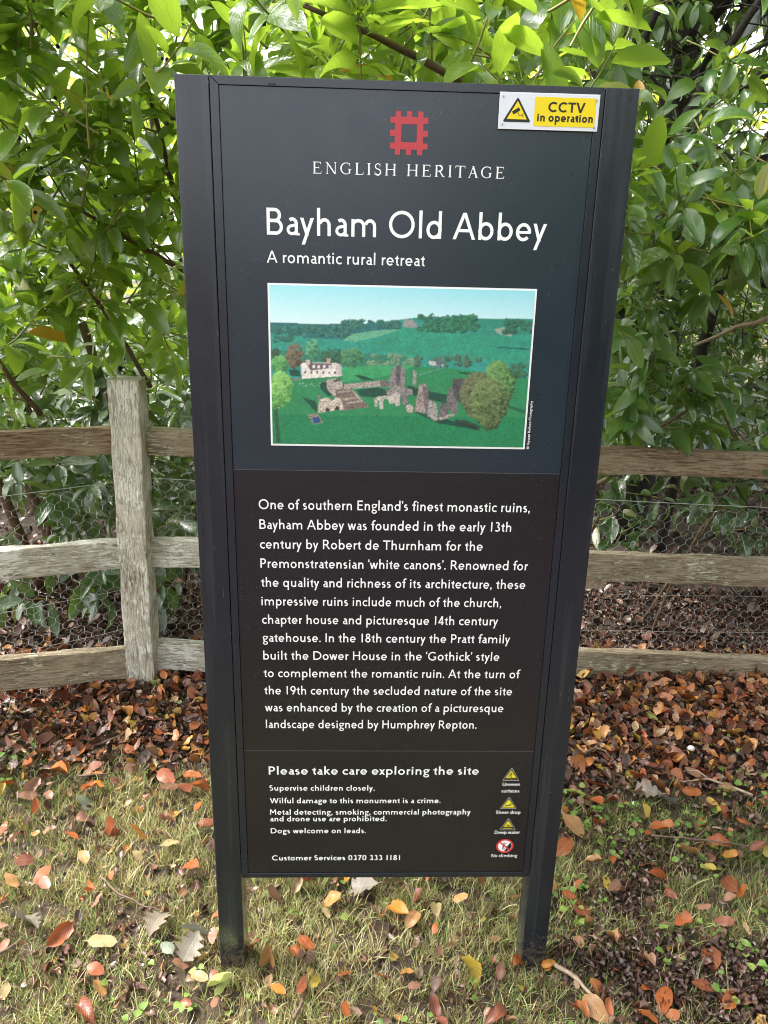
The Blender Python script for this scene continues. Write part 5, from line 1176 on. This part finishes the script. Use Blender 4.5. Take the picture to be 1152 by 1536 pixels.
# --- right laurel: dark crown with thick limbs
r_ = random.Random(99); R3 = random.Random(23); C = Bush(); TW = MB()
C.limb += [([(.62, 3.2, -.05), (.66, 2.9, 1.0), (.78, 2.6, 1.7), at(955, 240, 2.3), at(1000, 222, 2.2)], [.06, .055, .045, .034, .030]),
 ([at(1000, 222, 2.2), at(1050, 140, 2.2), at(1100, 60, 2.15), at(1160, -30, 2.1)], [.028, .021, .017, .014]),
 ([at(1000, 222, 2.2), at(1045, 195, 2.25), at(1100, 140, 2.3), at(1180, 90, 2.3)], [.019, .017, .018, .020]),
 ([at(930, 160, 2.5), at(950, 90, 2.4), at(985, 20, 2.3), at(1010, -30, 2.25)], [.019, .017, .014, .012]),
 ([(1.75, 2.9, -.05), (1.72, 2.7, 1.0), at(1130, 260, 2.4), at(1170, 170, 2.3)], [.035, .032, .026, .02]),
 ([at(930, 560, 2.3), at(985, 500, 2.3), at(1060, 470, 2.4)], [.014, .012, .009]),
 ([at(1160, 425, 2.0), at(1095, 415, 2.1), at(1020, 380, 2.2)], [.02, .016, .01]),
 ([at(960, 95, 2.0), at(1010, 150, 2.0), at(1040, 250, 2.0)], [.008, .007, .005]),
 ([at(950, 110, 2.1), at(1040, 118, 2.0), at(1160, 60, 1.9)], [.006, .007, .008])]
dirR = lambda x, y, z, r: Vector((r.gauss(-.1, .6), r.gauss(-.5, .4), r.gauss(.0, .5)))
fill(C, 60, (.62, 1.9), (1.0, 1.7), (1.5, 2.6), lambda x, y, z: in_view(x, y, z) and (open_r(x, y, z) or r_.random() < .3), .12, r=R3, dirf=dirR, droop=.6)
fill(C, 190, (.4, 2.8), (1.7, 3.2), (.95, 3.2), lambda x, y, z: in_view(x, y, z) and (z > 1.65 or y > 2.5) and (open_r(x, y, z) or r_.random() < .65), .115, r=R3, dirf=dirR, droop=.6)
fill(C, 170, (.3, 3.4), (3.0, 4.3), (.5, 3.6), lambda x, y, z: in_view(x, y, z) and (open_r(x, y, z) or r_.random() < .6), .13, r=R3, dirf=dirR, droop=.5)
fill(C, 60, (.8, 3.4), (.8, 3.6), (2.5, 3.6), lambda x, y, z: not in_view(x, y, z, 0), .14, r=R3, dirf=dirR, leaves=(7, 9))
for p in (at(1000, 300, 1.4), at(980, 250, 1.5), at(1100, 330, 1.1), at(1150, 330, 1.0), at(1130, 300, 1.05)):
    C.shoot(p, (R3.gauss(0, .5), -.4, R3.gauss(-.1, .3)), .2, 9, .15, .6, R3)
for k in range(230):
    y = R3.uniform(1.9, 3.6); p = at(R3.uniform(880, 1180), R3.uniform(-20, 720), y)
    d = Vector((R3.gauss(.2, .6), R3.gauss(0, .3), R3.gauss(.3, .6))).normalized(); L_ = R3.uniform(.15, .5); q1 = p+d*L_*.5+Vector((R3.gauss(0, .03), 0, R3.gauss(-.02, .03)))
    TW.tube([p, q1, p+d*L_+Vector((0, 0, R3.gauss(0, .06)))], [R3.uniform(.002, .006), .003, .0015], 5, cap=False)
C.extra = TW
C.finish('laurel_bush', (.65, 3.2, 0), 'dark laurel with thick black limbs towering right of the sign', 'bush', LAUREL_MID, 'laurels behind the fence', 290, yellow=5)

# --- lower laurels
R4 = random.Random(24); Dd = Bush()
for (u, v, y, n) in ((925, 640, 1.45, 9), (950, 600, 1.42, 10), (985, 560, 1.40, 10), (1010, 600, 1.42, 10), (1040, 590, 1.45, 9), (940, 520, 1.45, 9), (965, 480, 1.42, 8), (1060, 640, 1.5, 7), (915, 580, 1.5, 8), (990, 640, 1.45, 8), (1115, 670, 1.6, 7)):
    for k in range(2):
        Dd.shoot(at(u+R4.uniform(-12, 12), v+R4.uniform(-10, 10), y+.08*k), (R4.gauss(0, .5), -.5, .35+R4.gauss(0, .25)), .14, n, .14, .7, R4)
Dd.limb += [([(.75, 1.95, -.03), (.78, 1.8, .6), at(940, 700, 1.6), at(950, 600, 1.5), at(948, 500, 1.45)], [.014, .012, .010, .008, .005]), ([at(935, 660, 1.6), at(990, 640, 1.5), at(1060, 600, 1.45)], [.008, .007, .004]), ([(1.3, 1.95, -.03), at(1120, 700, 1.75), at(1085, 620, 1.6)], [.008, .006, .004])]
Dd.finish('laurel_bush', (.75, 1.95, 0), 'glossy green laurel sprig hanging just above the top rail right of sign', 'bush', LAUREL_MID, 'laurels behind the fence', 240, yellow=0, limbs_mat=YBARK)
Ee = Bush()
for (u, v, y) in ((110, 870, 1.58), (85, 900, 1.62), (150, 845, 1.6), (165, 880, 1.62), (60, 865, 1.65), (270, 760, 1.65), (255, 880, 1.75), (120, 770, 1.62), (30, 790, 1.65), (60, 740, 1.6), (160, 720, 1.6), (280, 900, 1.8), (20, 880, 1.75), (200, 740, 1.7), (240, 700, 1.7), (100, 700, 1.65), (20, 700, 1.6), (275, 820, 1.75)):
    Ee.shoot(at(u, v, y), (R4.gauss(.1, .5), -.4, .1+R4.gauss(0, .3)), .16, R4.randint(7, 10), .125, .7, R4)
fill(Ee, 210, (-2.8, -.25), (1.65, 3.4), (.25, 1.2), lambda x, y, z: in_view(x, y, z), .12, r=R4)
for k in range(6):
    x = -2.3+.33*k; Ee.limb.append(([(x, 2.3, -.03), (x+.12, 2.0, .35), (x+.25, 1.85, .75), (x+.2, 1.75, 1.1)], [.014, .011, .009, .006]))
Ee.finish('laurel_bush', (-1.5, 2.2, 0), 'low dark laurel sprays behind the chicken wire left of the sign', 'bush', LAUREL_DEEP_SHADED, 'laurels behind the fence', 280, yellow=3, limbs_mat=YBARK)
Ff = Bush()
fill(Ff, 75, (.7, 2.2), (1.75, 3.0), (.35, 1.0), lambda x, y, z: in_view(x, y, z) and r_.random() < (.9 if z > .75 else .25), .115, r=R4)
for (u, v, y) in ((1085, 740, 1.62), (1070, 790, 1.6), (1105, 800, 1.6), (1120, 760, 1.65), (1050, 760, 1.62), (920, 730, 1.75), (930, 790, 1.7), (900, 770, 1.75), (950, 800, 1.7), (1150, 800, 1.6), (890, 700, 1.9), (1140, 720, 1.7), (915, 825, 1.7), (1130, 830, 1.62)):
    Ff.shoot(at(u, v+10, y), (R4.gauss(0, .5), -.3, .35+R4.gauss(0, .3)), .13, R4.randint(6, 8), .125, .55, R4)
Ff.limb += [([(1.32, 1.85, -.03), (1.36, 1.75, .35), at(1085, 740, 1.65)], [.009, .007, .005]), ([(.95, 1.95, -.03), (.93, 1.85, .35), at(920, 730, 1.8)], [.009, .007, .004])]
Ff.finish('laurel_seedlings', (1.3, 1.9, 0), 'young laurel with broad green leaves behind the wire right of the sign', 'bush', LAUREL_DEEP_SHADED, 'laurels behind the fence', 120, yellow=0, limbs_mat=YBARK)

# --- bare dead branch pushed through above the right rail
m = MB(); P = [at(1042, 518, 1.62), at(1075, 505, 1.55), at(1105, 490, 1.48), at(1135, 484, 1.42), at(1175, 466, 1.36)]
m.tube(P, [.0065, .0075, .008, .0085, .009], 8); m.tube([at(1108, 490, 1.48), at(1124, 478, 1.5), at(1122, 472, 1.52)], [.004, .003, .002], 5)
tag(m.build('dead_branch', PALESTICK, smooth=True), 'pale bare dead branch sticking out of the dark laurel at right', 'branch')

# --- dense hedge and trees further back
def far_tree(name, x, y, h, r, n, label, mat, size, seed, zlo=1.0):
    rr = random.Random(seed); b = Bush(); b.limb.append(([(x, y, -.1), (x+.1, y, h*.4), (x-.1, y+.1, h*.8)], [.16, .12, .05]))
    for k in range(5):
        a = rr.uniform(0, 6.28); b.limb.append(([(x, y, h*(.25+.1*k)), (x+math.cos(a)*r*.4, y+math.sin(a)*r*.4, h*(.4+.1*k)), (x+math.cos(a)*r*.8, y+math.sin(a)*r*.8, h*(.5+.1*k))], [.06, .04, .015]))
    cl = [(rr.uniform(-1, 1), rr.uniform(-1, 1), rr.uniform(0, 1)) for _ in range(30)]
    k = 0
    while k < n:
        c = rr.choice(cl); px = x+c[0]*r+rr.gauss(0, r*.17); py = y+c[1]*r+rr.gauss(0, r*.17); pz = zlo+c[2]*(h-zlo)+rr.gauss(0, .25)
        if pz < .1: continue
        b.pos.append(Vector((px, py, pz))); b.dir.append(Vector((rr.gauss(0, 1), rr.gauss(0, 1), rr.gauss(-.3, .6)))); b.nrm.append(Vector((rr.gauss(0, .6), rr.gauss(0, .6), 1))); b.len.append(size*rr.uniform(.7, 1.3)); k += 1
    b.stem.tube([(x, y, h*.8), (x, y, h*.95)], .02, 4)
    return b.finish(name, (x, y, 0), label, 'tree', mat, 'trees beyond the laurels', 0, low=True)
far_tree('broadleaf_tree', -4.6, 9.5, 7.0, 2.6, 4200, 'pale yellow-green tree seen through gaps in the left laurel', TREE_LEAF, .2, 1)
far_tree('broadleaf_tree', -.6, 10.5, 7.5, 2.6, 4200, 'light green tree far behind the top of the sign', TREE_LEAF, .2, 2)
far_tree('broadleaf_tree', 3.4, 8.2, 7.5, 2.6, 5200, 'sunlit yellow-green tree glimpsed between the dark limbs at upper right', TREE_LEAF, .2, 3)
far_tree('holly_tree', 2.4, 5.6, 2.5, 1.5, 5200, 'dark evergreen thicket closing the view low down at the right', LAUREL_DEEP_SHADED, .13, 4, .1)
far_tree('holly_tree', 4.8, 5.2, 2.6, 1.6, 4200, 'dark evergreen thicket at the far right edge behind the fence', LAUREL_DEEP_SHADED, .13, 5, .1)
far_tree('holly_tree', .2, 5.0, 3.2, 1.3, 2600, 'dark evergreen bush directly behind the sign panel', LAUREL_DEEP_SHADED, .13, 7, .3)
# out-of-view crowns, added to shade the right-hand side
far_tree('added_shade_tree', 3.2, 1.6, 5.2, 1.9, 5200, 'unseen spreading tree added outside the right edge to shade the fence', LAUREL_DEEP_SHADED, .2, 8, 3.4)
far_tree('added_shade_tree', 1.6, 3.2, 5.0, 1.9, 7000, 'spreading tree with crown added above the view to shade the right side', LAUREL_DEEP_SHADED, .22, 9, 3.6)
far_tree('sky_blocker_tree', 3.0, -5.6, 5.5, 2.0, 5200, 'unseen dark tree added behind the camera to darken the right of the sign', LAUREL_DEEP_SHADED, .24, 10, .2)  # this and the next: unseen trees, added to darken the sign's right side
far_tree('sky_blocker_tree', 5.4, -2.6, 5.5, 1.9, 4200, 'unseen dark tree added outside the right edge to darken the sign', LAUREL_DEEP_SHADED, .24, 11, .2)
far_tree('holly_tree', -2.6, 5.0, 1.25, 1.3, 3000, 'low dark evergreen thicket behind the left fence bay', LAUREL_DEEP_SHADED, .13, 12, .1)
